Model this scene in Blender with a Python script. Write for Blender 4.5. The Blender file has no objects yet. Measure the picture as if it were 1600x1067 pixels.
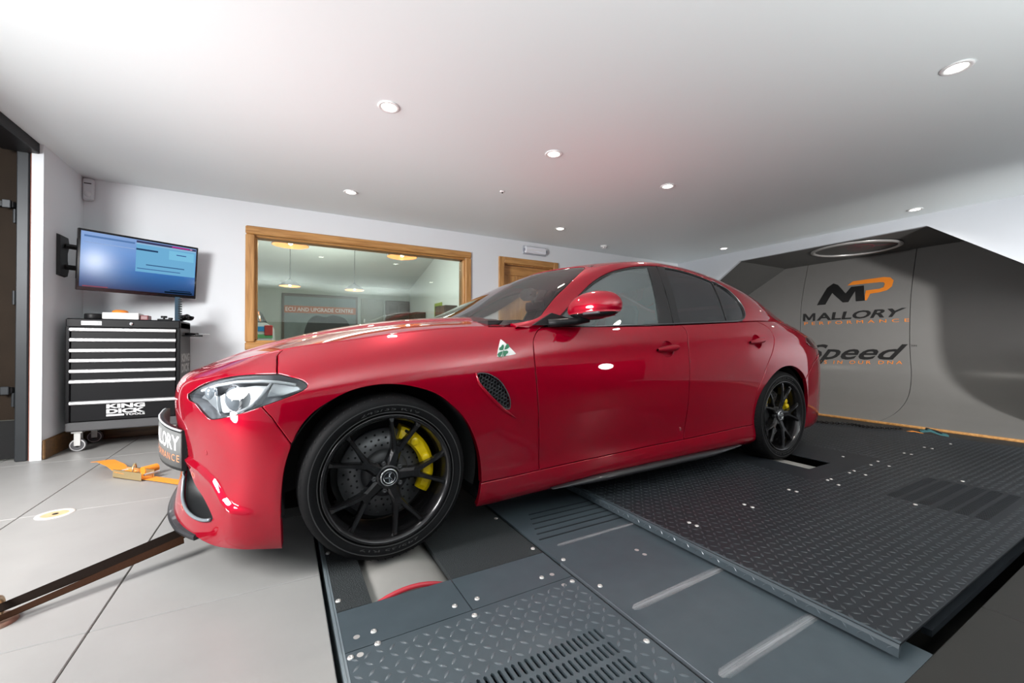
import bpy, bmesh, math, random
import numpy as np
from math import cos, sin, radians, pi, sqrt
from mathutils import Vector, Matrix
from mathutils.geometry import delaunay_2d_cdt
random.seed(7); rng = np.random.default_rng(7)
SC = bpy.context.scene; COL = SC.collection

# ------------------------------------------------------------------ camera
CAMZ = 0.87
cd = bpy.data.cameras.new('camera'); cam = bpy.data.objects.new('camera', cd); COL.objects.link(cam)
cd.sensor_fit = 'HORIZONTAL'; cd.sensor_width = 36.0; cd.lens = 641.8/1600*36.0; cd.clip_start = .02
yaw, pitch, roll = 0.5104, 0.00555, 0.00248
F = Vector((sin(yaw)*cos(pitch), cos(yaw)*cos(pitch), sin(pitch))); R0 = Vector((cos(yaw), -sin(yaw), 0)); U0 = R0.cross(F)
Rv = R0*cos(roll)+U0*sin(roll); Uv = -R0*sin(roll)+U0*cos(roll)
M = Matrix((Rv, Uv, -F)).transposed().to_4x4(); M.translation = (0, 0, CAMZ); cam.matrix_world = M
SC.camera = cam
# ------------------------------------------------------------------ world, lamps, exposure
SC.view_settings.view_transform = 'Standard'; SC.view_settings.look = 'None'; SC.view_settings.gamma = 1
SC.view_settings.use_curve_mapping = False
SC.view_settings.exposure = 0.0
wd = bpy.data.worlds.new('world'); SC.world = wd; wd.use_nodes = True
bg = wd.node_tree.nodes['Background']; bg.inputs[0].default_value = (.80, .88, 1, 1); bg.inputs[1].default_value = .5
def area(name, loc, target, sx, sy, power, col=(1, 1, 1), spread=180):
    l = bpy.data.lights.new(name, 'AREA'); l.shape = 'ELLIPSE'; l.size = sx; l.size_y = sy; l.energy = power; l.color = col
    l.spread = radians(spread)
    o = bpy.data.objects.new(name, l); COL.objects.link(o); o.location = loc
    o.rotation_euler = (Vector(target)-Vector(loc)).to_track_quat('-Z', 'Y').to_euler(); return o
# photographer's flash heads (behind the camera and in the open doorway) and added ceiling fills
area('flash_softbox', (4.15, -1.35, 1.0), (4.6, 3.0, .9), .34, .34, 14, (1, .98, .96))
area('flash_tunnel', (4.2, -1.4, 1.15), (7.3, 2.6, .85), .22, .22, 38, (1, .98, .96), 66)
area('flash_ceiling_bounce', (-.4, -1.3, .50), (-.1, -.5, 2.34), .6, .6, 62, (1, 1, .99), 105)
area('ceiling_fill_right', (2.2, -1.8, .60), (2.2, -1.3, 2.34), .6, .6, 74, (1, 1, .99), 110)  # added fill lamp aimed up to brighten the ceiling behind the camera
area('ceiling_fill_left', (-3.4, 1.3, .30), (1.6, 3.3, 2.34), .6, .6, 17, (1, 1, .99), 55)  # added fill lamp outside the doorway, brightens the middle of the ceiling
area('doorway_flash', (-2.6, 1.6, 1.9), (-.8, 2.8, .0), 1.3, 1.3, 165, (1, .99, .98), 150)
LAMP_W = 46.0

# ------------------------------------------------------------------ helpers
def link(o): COL.objects.link(o); return o
def new_mat(name): m = bpy.data.materials.new(name); m.use_nodes = True; return m, m.node_tree.nodes, m.node_tree.links
def P(name, col, rough=.5, metal=0., spec=.5, coat=0., coat_r=.03, emis=None, es=0., noise=0., nscale=40., bump=0., bscale=200., bdist=.002, aniso=0.):
    m, N, L = new_mat(name); b = N['Principled BSDF']
    b.inputs['Base Color'].default_value = (*col, 1); b.inputs['Roughness'].default_value = rough; b.inputs['Metallic'].default_value = metal
    b.inputs['Specular IOR Level'].default_value = spec; b.inputs['Coat Weight'].default_value = coat; b.inputs['Coat IOR'].default_value = 1.58 if coat == 1. else 1.5; b.inputs['Coat Roughness'].default_value = coat_r
    if emis: b.inputs['Emission Color'].default_value = (*emis, 1); b.inputs['Emission Strength'].default_value = es
    if noise or bump:
        tc = N.new('ShaderNodeTexCoord')
    if noise:
        n = N.new('ShaderNodeTexNoise'); n.inputs['Scale'].default_value = nscale; n.inputs['Detail'].default_value = 5
        L.new(tc.outputs['Object'], n.inputs['Vector'])
        mx = N.new('ShaderNodeMix'); mx.data_type = 'RGBA'
        mx.inputs[6].default_value = (*[max(0, c*(1-noise)) for c in col], 1); mx.inputs[7].default_value = (*[min(1, c*(1+noise)) for c in col], 1)
        L.new(n.outputs['Fac'], mx.inputs[0]); L.new(mx.outputs[2], b.inputs['Base Color'])
    if bump:
        n2 = N.new('ShaderNodeTexNoise'); n2.inputs['Scale'].default_value = bscale; n2.inputs['Detail'].default_value = 3
        L.new(tc.outputs['Object'], n2.inputs['Vector'])
        bp = N.new('ShaderNodeBump'); bp.inputs['Strength'].default_value = bump; bp.inputs['Distance'].default_value = bdist
        L.new(n2.outputs['Fac'], bp.inputs['Height']); L.new(bp.outputs[0], b.inputs['Normal'])
    return m
def glass(name, tint, refl=1.0, ior=1.5, diffuse=0., dcol=(.3, .33, .33)):
    """thin pane: tinted transmission plus mirror reflection by Fresnel"""
    m, N, L = new_mat(name); N.remove(N['Principled BSDF']); out = N['Material Output']
    t = N.new('ShaderNodeBsdfTransparent'); t.inputs[0].default_value = (*tint, 1)
    g = N.new('ShaderNodeBsdfGlossy'); g.inputs['Roughness'].default_value = .0; g.inputs[0].default_value = (refl, refl, refl, 1)
    f = N.new('ShaderNodeFresnel'); f.inputs[0].default_value = ior
    mx = N.new('ShaderNodeMixShader'); L.new(f.outputs[0], mx.inputs[0]); L.new(g.outputs[0], mx.inputs[2])
    if diffuse:
        d = N.new('ShaderNodeBsdfDiffuse'); d.inputs[0].default_value = (*dcol, 1)
        m2 = N.new('ShaderNodeMixShader'); m2.inputs[0].default_value = diffuse
        L.new(t.outputs[0], m2.inputs[1]); L.new(d.outputs[0], m2.inputs[2]); L.new(m2.outputs[0], mx.inputs[1])
    else: L.new(t.outputs[0], mx.inputs[1])
    L.new(mx.outputs[0], out.inputs[0]); return m
def wood(name, c1, c2, axis=0, scale=3.0, rough=.45):
    m, N, L = new_mat(name); b = N['Principled BSDF']; b.inputs['Roughness'].default_value = rough
    tc = N.new('ShaderNodeTexCoord'); mp = N.new('ShaderNodeMapping'); s = [scale*9]*3; s[axis] = scale*.7
    mp.inputs['Scale'].default_value = s; L.new(tc.outputs['Object'], mp.inputs[0])
    n = N.new('ShaderNodeTexNoise'); n.inputs['Scale'].default_value = 1.6; n.inputs['Detail'].default_value = 7; n.inputs['Distortion'].default_value = .6
    L.new(mp.outputs[0], n.inputs[0]); r = N.new('ShaderNodeValToRGB'); L.new(n.outputs['Fac'], r.inputs[0])
    r.color_ramp.elements[0].position = .32; r.color_ramp.elements[0].color = (*c1, 1); r.color_ramp.elements[1].position = .68; r.color_ramp.elements[1].color = (*c2, 1)
    L.new(r.outputs[0], b.inputs['Base Color'])
    bp = N.new('ShaderNodeBump'); bp.inputs['Strength'].default_value = .15; bp.inputs['Distance'].default_value = .002
    L.new(n.outputs['Fac'], bp.inputs['Height']); L.new(bp.outputs[0], b.inputs['Normal']); return m

class MB:
    """collects shapes; build() links them as ONE mesh object"""
    def __init__(s): s.v = []; s.f = []; s.m = []; s.sm = []
    def add(s, v, f, mi=0, smooth=False):
        o = len(s.v); s.v += [tuple(map(float, p)) for p in v]; s.f += [tuple(int(i)+o for i in q) for q in f]
        s.m += [mi]*len(f); s.sm += [smooth]*len(f); return s
    def box(s, a, b, mi=0, rot=0., piv=None, bev=0.):
        x0, y0, z0 = [min(p, q) for p, q in zip(a, b)]; x1, y1, z1 = [max(p, q) for p, q in zip(a, b)]
        if bev > 0:
            e = min(bev, .49*(x1-x0), .49*(y1-y0), .49*(z1-z0)); v = []; ring = []
            lv = [(z0, e), (z0+e, 0), (z1-e, 0), (z1, e)]
            for z, i in lv:
                xa, xb, ya, yb = x0+i, x1-i, y0+i, y1-i; c = e if i == 0 else e*.6
                ring.append([(xa+c, ya, z), (xb-c, ya, z), (xb, ya+c, z), (xb, yb-c, z), (xb-c, yb, z), (xa+c, yb, z), (xa, yb-c, z), (xa, ya+c, z)])
            for r in ring: v += r
            f = [tuple(range(7, -1, -1)), tuple(range(24, 32))]
            for k in range(3):
                for j in range(8): f.append((k*8+j, k*8+(j+1) % 8, k*8+8+(j+1) % 8, k*8+8+j))
        else:
            v = [(x0, y0, z0), (x1, y0, z0), (x1, y1, z0), (x0, y1, z0), (x0, y0, z1), (x1, y0, z1), (x1, y1, z1), (x0, y1, z1)]
            f = [(3, 2, 1, 0), (4, 5, 6, 7), (0, 1, 5, 4), (1, 2, 6, 5), (2, 3, 7, 6), (3, 0, 4, 7)]
        if rot:
            px, py = piv if piv else ((x0+x1)/2, (y0+y1)/2); c, si = cos(rot), sin(rot)
            v = [(px+(x-px)*c-(y-py)*si, py+(x-px)*si+(y-py)*c, z) for x, y, z in v]
        return s.add(v, f, mi)
    def lathe(s, prof, n=24, org=(0, 0, 0), axis='z', mi=0, smooth=True, a0=0., a1=2*pi, closed=True):
        full = abs(a1-a0-2*pi) < 1e-6; m = n if full else n+1; v = []; f = []
        for r, h in prof:
            for k in range(m):
                t = a0+(a1-a0)*k/n; c, si = r*cos(t), r*sin(t)
                p = (c, si, h) if axis == 'z' else ((c, h, si) if axis == 'y' else (h, c, si))
                v.append((p[0]+org[0], p[1]+org[1], p[2]+org[2]))
        for i in range(len(prof)-1):
            for k in range(n):
                k2 = (k+1) % m; q = (i*m+k, i*m+k2, (i+1)*m+k2, (i+1)*m+k); f.append(q if axis != 'y' else q[::-1])
        return s.add(v, f, mi, smooth)
    def cyl(s, p, q, r, n=12, mi=0, r2=None, smooth=True):
        p, q = Vector(p), Vector(q); d = (q-p).normalized(); a = d.orthogonal().normalized(); b = d.cross(a); r2 = r if r2 is None else r2
        v = [p+(a*cos(2*pi*k/n)+b*sin(2*pi*k/n))*r for k in range(n)]+[q+(a*cos(2*pi*k/n)+b*sin(2*pi*k/n))*r2 for k in range(n)]
        s.add(v, [(k, (k+1) % n, n+(k+1) % n, n+k) for k in range(n)], mi, smooth)
        return s.add(v, [tuple(range(n-1, -1, -1)), tuple(range(n, 2*n))], mi)
    def tube(s, pts, r, n=8, mi=0, flat=None):
        pts = [Vector(p) for p in pts]; v = []; f = []
        for i, p in enumerate(pts):
            d = (pts[min(i+1, len(pts)-1)]-pts[max(i-1, 0)]).normalized(); a = d.cross(Vector((0, 0, 1)))
            a = a.normalized() if a.length > 1e-3 else Vector((1, 0, 0)); b = a.cross(d)
            rr = r[i] if isinstance(r, (list, tuple)) else r
            for k in range(n):
                t = 2*pi*k/n; v.append(p+a*cos(t)*rr+b*sin(t)*(rr if flat is None else flat))
        for i in range(len(pts)-1):
            for k in range(n): f.append((i*n+k, i*n+(k+1) % n, (i+1)*n+(k+1) % n, (i+1)*n+k))
        f += [tuple(range(n-1, -1, -1)), tuple(range((len(pts)-1)*n, len(pts)*n))]
        return s.add(v, f, mi, n > 5)
    def strip(s, top, bot, mi=0, smooth=False):
        n = len(top); return s.add(list(top)+list(bot), [(i, i+1, n+i+1, n+i) for i in range(n-1)], mi, smooth)
    def ring_loft(s, rings, mi=0, smooth=True, caps=True, closed=True):
        n = len(rings[0]); v = [p for r in rings for p in r]; f = []
        for i in range(len(rings)-1):
            for k in range(n if closed else n-1): f.append((i*n+k, i*n+(k+1) % n, (i+1)*n+(k+1) % n, (i+1)*n+k))
        s.add(v, f, mi, smooth)
        if caps: s.add(rings[0]+rings[-1], [tuple(range(n-1, -1, -1)), tuple(range(n, 2*n))], mi)
        return s
    def ellipsoid(s, c, r, n=16, m=10, mi=0, fn=None):
        v = []; f = []
        for i in range(m+1):
            a = pi*i/m
            for k in range(n):
                t = 2*pi*k/n; p = (c[0]+r[0]*sin(a)*cos(t), c[1]+r[1]*sin(a)*sin(t), c[2]+r[2]*cos(a)); v.append(fn(p) if fn else p)
        for i in range(m):
            for k in range(n): f.append((i*n+k, (i+1)*n+k, (i+1)*n+(k+1) % n, i*n+(k+1) % n))
        return s.add(v, f, mi, True)
    def mesh(s, name):
        me = bpy.data.meshes.new(name); me.from_pydata(s.v, [], s.f)
        me.polygons.foreach_set('material_index', s.m); me.polygons.foreach_set('use_smooth', s.sm); me.validate(); me.update(); return me
    def build(s, name, mats, parent=None, loc=None, **props):
        me = s.mesh(name)
        for m in (mats if isinstance(mats, (list, tuple)) else [mats]): me.materials.append(m)
        o = link(bpy.data.objects.new(name, me))
        if parent: o.parent = parent
        if loc is not None: o.location = loc
        for k, v in props.items(): o[k] = v
        return o
def thing(name, label, cat, loc=(0, 0, 0), rz=0., group=None):
    o = link(bpy.data.objects.new(name, None)); o.empty_display_size = .1; o.location = loc; o.rotation_euler = (0, 0, rz)
    o['label'] = label; o['category'] = cat
    if group: o['group'] = group
    return o
def tag(o, label, cat, group=None):
    o['label'] = label; o['category'] = cat
    if group: o['group'] = group
    return o
def struct(o): o['kind'] = 'structure'; return o
def copy_tree(o, parent=None):
    kids = list(o.children); c = o.copy(); link(c)
    if parent: c.parent = parent
    for ch in kids: copy_tree(ch, c)
    return c
_depsgraph = None
def text_mesh(txt, bold=.0, shear=0., space=1.0):
    """outline of a word, scaled to the unit square; returns (verts, faces)"""
    cu = bpy.data.curves.new('t', 'FONT'); cu.body = txt; cu.offset = bold; cu.shear = shear; cu.space_character = space; cu.resolution_u = 3
    o = link(bpy.data.objects.new('t', cu)); bpy.context.view_layer.update()
    me = bpy.data.meshes.new_from_object(o.evaluated_get(bpy.context.evaluated_depsgraph_get()))
    v = np.array([tuple(p.co) for p in me.vertices]); f = [tuple(p.vertices) for p in me.polygons]
    bpy.data.objects.remove(o); bpy.data.curves.remove(cu); bpy.data.meshes.remove(me)
    v = v[:, :2]-v[:, :2].min(0); return v/v.max(0), f
def subdiv_edges(v, f, maxlen):
    bm = bmesh.new(); vs = [bm.verts.new((p[0], p[1], 0)) for p in v]
    for q in f:
        try: bm.faces.new([vs[i] for i in q])
        except ValueError: pass
    bmesh.ops.triangulate(bm, faces=bm.faces)
    for _ in range(5):
        e = [x for x in bm.edges if x.calc_length() > maxlen]
        if not e: break
        bmesh.ops.subdivide_edges(bm, edges=e, cuts=1); bmesh.ops.triangulate(bm, faces=bm.faces)
    bm.verts.index_update(); vv = np.array([tuple(p.co) for p in bm.verts])[:, :2]; ff = [tuple(x.index for x in q.verts) for q in bm.faces]; bm.free(); return vv, ff
def quad_map(v, bl, br, tr, tl):
    bl, br, tr, tl = map(np.asarray, (bl, br, tr, tl)); a, b = v[:, :1], v[:, 1:2]
    return bl*(1-a)*(1-b)+br*a*(1-b)+tr*a*b+tl*(1-a)*b
def lettering(name, txt, corners, mat, parent, bold=.02, fn=None, maxlen=None, **k):
    v, f = text_mesh(txt, bold, **k)
    if maxlen: v, f = subdiv_edges(v, f, maxlen)
    p = quad_map(v, *corners)
    if fn: p = fn(p)
    return MB().add(p, f).build(name, mat, parent)
# ---- polygons
def area2(p): p = np.asarray(p); q = np.roll(p, -1, 0); return float(np.sum(p[:, 0]*q[:, 1]-q[:, 0]*p[:, 1]))/2
def inside(pts, poly):
    pts = np.asarray(pts); poly = np.asarray(poly); r = np.zeros(len(pts), bool); q = np.roll(poly, -1, 0)
    for (x0, y0), (x1, y1) in zip(poly, q):
        if y0 == y1: continue
        c = ((y0 > pts[:, 1]) != (y1 > pts[:, 1])) & (pts[:, 0] < (x1-x0)*(pts[:, 1]-y0)/(y1-y0)+x0); r ^= c
    return r
def dist_poly(pts, poly):
    poly = np.asarray(poly); q = np.roll(poly, -1, 0); d = np.full(len(pts), 1e9)
    for a, b in zip(poly, q):
        ab = b-a; t = np.clip(((pts-a)@ab)/max(ab@ab, 1e-12), 0, 1); d = np.minimum(d, np.linalg.norm(pts-(a+t[:, None]*ab), axis=1))
    return d
def densify(p, h):
    p = np.asarray(p, float); out = []
    for a, b in zip(p, np.roll(p, -1, 0)):
        n = max(1, int(np.ceil(np.linalg.norm(b-a)/h)))
        for k in range(n): out.append(a+(b-a)*k/n)
    return np.array(out)
def offset(p, d):
    """move a closed polygon inwards by d (negative: outwards)"""
    p = np.asarray(p); s = np.sign(area2(p)); e = np.roll(p, -1, 0)-p; e = e/np.maximum(np.linalg.norm(e, axis=1, keepdims=True), 1e-9)
    n = np.stack([-e[:, 1], e[:, 0]], 1)*s; m = n+np.roll(n, 1, 0); l = np.linalg.norm(m, axis=1, keepdims=True); m = m/np.maximum(l, .5)
    c = np.maximum(np.sum(m*n, axis=1, keepdims=True), .5); return p+m/c*d
def cat_rom(p, n=5, closed=False):
    p = np.asarray(p, float); m = len(p); out = []
    for i in range(m if closed else m-1):
        a, b, c, d = [p[(i+k) % m] if closed else p[min(max(i+k, 0), m-1)] for k in (-1, 0, 1, 2)]
        for t in np.arange(n)/n: out.append(.5*((2*b)+(c-a)*t+(2*a-5*b+4*c-d)*t*t+(3*b-a-3*c+d)*t**3))
    if not closed: out.append(p[-1])
    return np.array(out)
def cdt(loops, pts):
    """triangulate the region inside loops[0] and outside the others"""
    co = []; ed = []
    for L in loops:
        o = len(co); co += [Vector(q) for q in L]; ed += [(o+i, o+(i+1) % len(L)) for i in range(len(L))]
    co += [Vector(q) for q in pts]
    V, E, T, *_ = delaunay_2d_cdt(co, ed, [], 0, 1e-6, False)
    V = np.array([tuple(q) for q in V]); T = np.array([t for t in T if len(t) == 3]); c = V[T].mean(1)
    k = inside(c, loops[0])
    for L in loops[1:]: k &= ~inside(c, L)
    return V, T[k]
def grid_pts(loops, sp):
    L0 = np.asarray(loops[0]); a, b = L0.min(0), L0.max(0); nx, ny = max(2, int((b[0]-a[0])/sp)+1), max(2, int((b[1]-a[1])/sp)+1)
    X, Y = np.meshgrid(np.linspace(a[0], b[0], nx), np.linspace(a[1], b[1], ny)); g = np.stack([X.ravel(), Y.ravel()], 1)
    k = inside(g, L0)
    for L in loops[1:]: k &= ~inside(g, L)
    g = g[k]
    if len(g):
        d = np.min([dist_poly(g, np.asarray(L)) for L in loops], axis=0); g = g[d > .55*sp]
    return g
# ------------------------------------------------------------------ materials
WHITE = P('wall_paint', (.74, .77, .80), .55, bump=.03, bscale=90); CEIL = P('ceiling_paint', (.80, .86, .87), .6, bump=.02, bscale=60)
TILE = P('floor_tile', (.27, .265, .257), .42, noise=.10, nscale=5, bump=.05, bscale=50, spec=.4); GROUT = P('grout', (.30, .29, .27), .9)
BLACK = P('black_void', (.006, .006, .006), .9); BLK_PL = P('black_plastic', (.009, .009, .010), .45, spec=.25); BLK_GL = P('black_gloss', (.008, .008, .009), .12, coat=.5)
STEEL_BL = P('painted_steel', (.056, .072, .083), .42, metal=.0, spec=.3, noise=.16, nscale=14, bump=.04, bscale=320, bdist=.001)
STEEL_DK = P('dark_tread_steel', (.020, .023, .027), .42, metal=0., spec=.18, noise=.15, nscale=10, bump=.04, bscale=260, bdist=.001)
WORN_LIT_BL = P('lit_worn_tread', (.10, .12, .135), .28, metal=.2); WORN_LIT_DK = P('lit_worn_dark_tread', (.040, .046, .052), .32, metal=.1, spec=.3)  # lozenges lighter: polished wear, plus light on their faces put into the colour
GRIP = P('anti_slip_pad', (.022, .027, .029), .62, noise=.6, nscale=230, bump=1., bscale=230, bdist=.008)
CHROME = P('chrome', (.85, .85, .86), .08, 1.); SILVER = P('brushed_aluminium', (.80, .80, .81), .30, .75); ZINC = P('zinc_bolt', (.58, .56, .54), .42, .55)
OAK_X = wood('oak_along', (.36, .165, .045), (.57, .30, .10), 0); OAK_Z = wood('oak_upright', (.36, .165, .045), (.57, .30, .10), 2)
DARKWOOD = wood('dark_skirting', (.10, .05, .018), (.19, .10, .035), 0)
PANE = glass('window_glass', (.92, .95, .93), 1.0, 1.5)
def emit(name, col, s):
    m, N, L = new_mat(name); N.remove(N['Principled BSDF']); e = N.new('ShaderNodeEmission'); e.inputs[0].default_value = (*col, 1); e.inputs[1].default_value = s
    L.new(e.outputs[0], N['Material Output'].inputs[0]); return m
# ------------------------------------------------------------------ room shell
ZC = 2.339; YF = 5.06; XL = -1.55; XE = 6.30; YN = -2.6
floor = struct(MB().box((-4.2, YN, -.06), (.125, 9, -.02)).box((.125, YN, -.06), (XE, .425, -.02)).box((5.29, .425, -.06), (XE+1.3, 5.1, -.02)).box((.125, 4.75, -.06), (5.29, 5.1, -.02)).build('floor', GROUT))
CONC_DIM = P('dimmed_concrete', (.026, .025, .023), .6, spec=.2, noise=.12, nscale=4, bump=.05, bscale=60)  # concrete at the right and rear, light falloff darkened into its colour
ti = {}
def tile(x0, x1, y0, y1, mt=None):
    g = .0018; mt = mt or TILE; k = (round(x1-x0, 3), round(y1-y0, 3), mt.name)
    if k not in ti:
        ti[k] = MB().box((g, g, -.02), (x1-x0-g, y1-y0-g, 0), bev=.0025).mesh('tile'); ti[k].materials.append(mt)
    o = link(bpy.data.objects.new('tile', ti[k])); o.parent = floor; o.location = (x0, y0, 0)
ys = [-2.6, -2.105, -.835, .435, 1.705, 2.975, 4.245, 5.06]
for xa in np.arange(-4.3, .1, .635):
    x0 = .13-.635*round((.13-xa)/.635)
    for a, b in zip(ys[:-1], ys[1:]): tile(x0-.635, x0, a, b)
for a, b in zip(ys[:-1], ys[1:]): tile(-.505, .13, a, b)
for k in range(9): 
    for a, b in zip(ys[:3], ys[1:4]): tile(.13+.635*k, .13+.635*(k+1), a, b, CONC_DIM)
for a, b in ((.435, 1.705), (1.705, 2.975), (2.975, 4.245), (4.245, 5.06)): tile(5.29, 6.3, a, b, CONC_DIM)
struct(MB().box((.12, .42, -.7), (5.3, 4.8, -.66)).box((.12, .42, -.66), (.125, 4.8, -.03)).box((.12, .42, -.66), (5.3, .425, -.03)).box((5.295, .42, -.66), (5.3, 4.8, -.03)).box((.12, 4.795, -.66), (5.3, 4.8, -.03)).build('floor_pit', BLACK))
struct(MB().box((-1.57, YN, ZC), (XE, YF+.2, ZC+.06)).build('ceiling', CEIL))
struct(MB().box((-1.612, 4.355, 0), (XL, YF, ZC)).build('wall_left', WHITE))
WX0, WX1, WZ0, WZ1 = -.255, 2.12, .88, 2.005; DX0, DX1, DZ = 2.68, 3.555, 2.05
w = MB()
w.box((XL-.06, YF, 0), (WX0, YF+.18, ZC)).box((WX0, YF, 0), (WX1, YF+.18, WZ0)).box((WX0, YF, WZ1), (WX1, YF+.18, ZC)).box((WX1, YF, 0), (DX0, YF+.18, ZC)).box((DX0, YF, DZ), (DX1, YF+.18, ZC)).box((DX1, YF, 0), (XE, YF+.18, ZC))
struct(w.build('wall_far', WHITE))
struct(MB().box((-1.6, YN-.1, 0), (XE, YN, ZC)).build('wall_near', WHITE))
struct(MB().box((-1.6, YN, 0), (XE, YN+.02, 1.45)).build('trim_reflection', P('reflection_dark', (.02, .02, .022), .6)))  # added unseen dark panel, gives the car's flank a dark band to reflect
# end wall with the chamfered opening of the air tunnel
op = [(.80, 0), (.80, 1.463), (1.742, 2.205), (3.906, 2.185), (4.62, 1.68), (4.62, 0)]
outl = [(YN, 0), op[0], op[1], op[2], op[3], op[4], op[5], (YF, 0), (YF, ZC), (YN, ZC)]
v, t = cdt([outl], []); e = MB(); e.add([(XE, y, z) for y, z in v], [tuple(q) for q in t])
for a, b in zip(op[:-1], op[1:]): e.add([(XE, *a), (XE, *b), (XE+.05, *b), (XE+.05, *a)], [(0, 1, 2, 3)])
struct(e.build('wall_right', P('dimmed_end_wall', (.52, .55, .59), .55)))  # edge falloff put into this wall's colour, dimmed against the flash
TUN = P('tunnel_lining', (.10, .10, .097), .5, spec=.2, noise=.05, nscale=8)
e = MB()
xd = 7.9
for a, b in zip(op[:-1], op[1:]): e.add([(XE+.05, *a), (XE+.05, *b), (xd, *b), (xd, *a)], [(0, 1, 2, 3)])
struct(e.build('wall_tunnel', TUN))
# curved sheet-metal back of the tunnel, three sheets with joints
PXs = [5.8, 6.1, 6.4, 6.70, 6.95, 7.14, 7.28, 7.345, 7.38, 7.40, 7.45, 7.65, 7.70]; PZs = [.004, .022, .06, .128, .22, .345, .50, .67, .86, 1.2, 1.6, 2.2, 2.35]
def smooth_profile():
    c = cat_rom(np.array(list(zip(PXs, PZs))), 5); return c
PROF = smooth_profile()
def panel_x(z): return np.interp(z, PROF[:, 1], PROF[:, 0])
SHEET = P('tunnel_sheet', (.165, .162, .156), .32, metal=.0, spec=.25, noise=.04, nscale=6)
back = struct(link(bpy.data.objects.new('trim_tunnel_back', None)))
back['label'] = 'curved grey sheet panel at the back of the air tunnel'
def seam_y(z, a, b): return a+(b-a)*np.clip(1-z/1.0, 0, 1)**2
cuts = [(.805, .805), (2.215, 2.02), (3.56, 3.5), (4.615, 4.615)]
for k in range(3):
    A = [(x, seam_y(z, *cuts[k])+(.004 if k else 0), z) for x, z in PROF]; B = [(x, seam_y(z, *cuts[k+1])-(.004 if k < 2 else 0), z) for x, z in PROF]
    m = MB(); n = len(A); rows = [[tuple(np.array(a)*(1-t)+np.array(b)*t) for a, b in zip(A, B)] for t in (0, .5, 1)]
    vv = [p for r in rows for p in r]; ff = [(i*n+j, (i+1)*n+j, (i+1)*n+j+1, i*n+j+1) for i in range(2) for j in range(n-1)]
    m.add(vv, ff, 0, True); bk = [(p[0]+.02, p[1], p[2]-.004) for p in rows[0]], [(p[0]+.02, p[1], p[2]-.004) for p in rows[-1]]
    m.strip(rows[0], bk[0]); m.strip(rows[-1], bk[1]); m.build('sheet', SHEET, back)
MB().strip([(x+.03, 1.0, z-.006) for x, z in PROF], [(x+.03, 4.6, z-.006) for x, z in PROF]).build('joint_backing', BLK_PL, back)
PRBLK = P('print_black', (.008, .008, .008), .4); PROR = P('print_orange', (.75, .22, .02), .45)
def on_panel(p): z = p[:, 1]; return np.stack([panel_x(z)-.004, p[:, 0], z], 1)
def panel_text(txt, c, mat, bold, **k): return lettering('lettering', txt, c, mat, back, bold, on_panel, .06, **k)
panel_text('ALLORY', [(3.325, 1.247), (2.327, 1.254), (2.247, 1.377), (3.325, 1.367)], PRBLK, .028)
panel_text('PERFORMANCE', [(3.497, 1.182), (2.219, 1.182), (2.22, 1.226), (3.5, 1.232)], PROR, .0, space=1.7)
panel_text('Speed', [(3.45, .56), (2.272, .60), (2.228, .88), (3.44, .872)], PRBLK, .018, shear=.35)
panel_text("IT'S IN OUR DNA", [(3.36, .566), (2.271, .607), (2.27, .655), (3.36, .62)], PROR, .0, space=1.5)
panel_text('TM', [(2.20, .845), (2.14, .845), (2.14, .868), (2.20, .868)], PRBLK, .0)
def panel_poly(pts, mat):
    L = densify(pts, .05); v, t = cdt([L], grid_pts([L], .06)); return MB().add(on_panel(v), [tuple(q) for q in t]).build('lettering', mat, back)
def s2p(u, v_): # logo box: u,v in 0..1 over the MP emblem
    return (3.33-(3.33-2.40)*u, 1.495+(1.83-1.495)*v_+.012*u)
mp = [(.0, 0), (.125, 0), (.205, .52), (.37, .03), (.445, .03), (.52, .50), (.545, .03), (.66, .03), (.625, .72), (.46, .72), (.395, .44), (.27, .88), (.20, .98), (.12, .80)]
panel_poly([s2p(*q) for q in mp], PRBLK)
panel_poly([(3.52-.175*u, 1.247+.122*v) for u, v in ((0, 0), (.19, 0), (.19, .64), (.43, .10), (.57, .10), (.81, .64), (.81, 0), (1, 0), (1, 1), (.78, 1), (.50, .42), (.22, 1), (0, 1))], PRBLK)
pp = [(.40, .80), (.47, .97), (.86, 1.0), (.94, .95), (.985, .80), (.975, .55), (.92, .40), (.83, .34), (.72, .32), (.685, .04), (.66, .05), (.655, .30), (.66, .48), (.83, .50), (.875, .55), (.885, .70), (.865, .77), (.82, .79)]
panel_poly([s2p(*q) for q in pp], PROR)
# timber strip along the foot of the curved panel
struct(MB().box((5.745, .9, 0), (5.80, 4.6, .022), bev=.004).build('trim_1', OAK_X))
for nm, a, b in (('baseboard_left', (XL, 4.36, 0), (XL+.018, YF, .145)), ('baseboard_far', (XL, YF-.018, 0), (DX0-.09, YF, .145))):
    struct(MB().box(a, b, bev=.006).build(nm, DARKWOOD))
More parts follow.
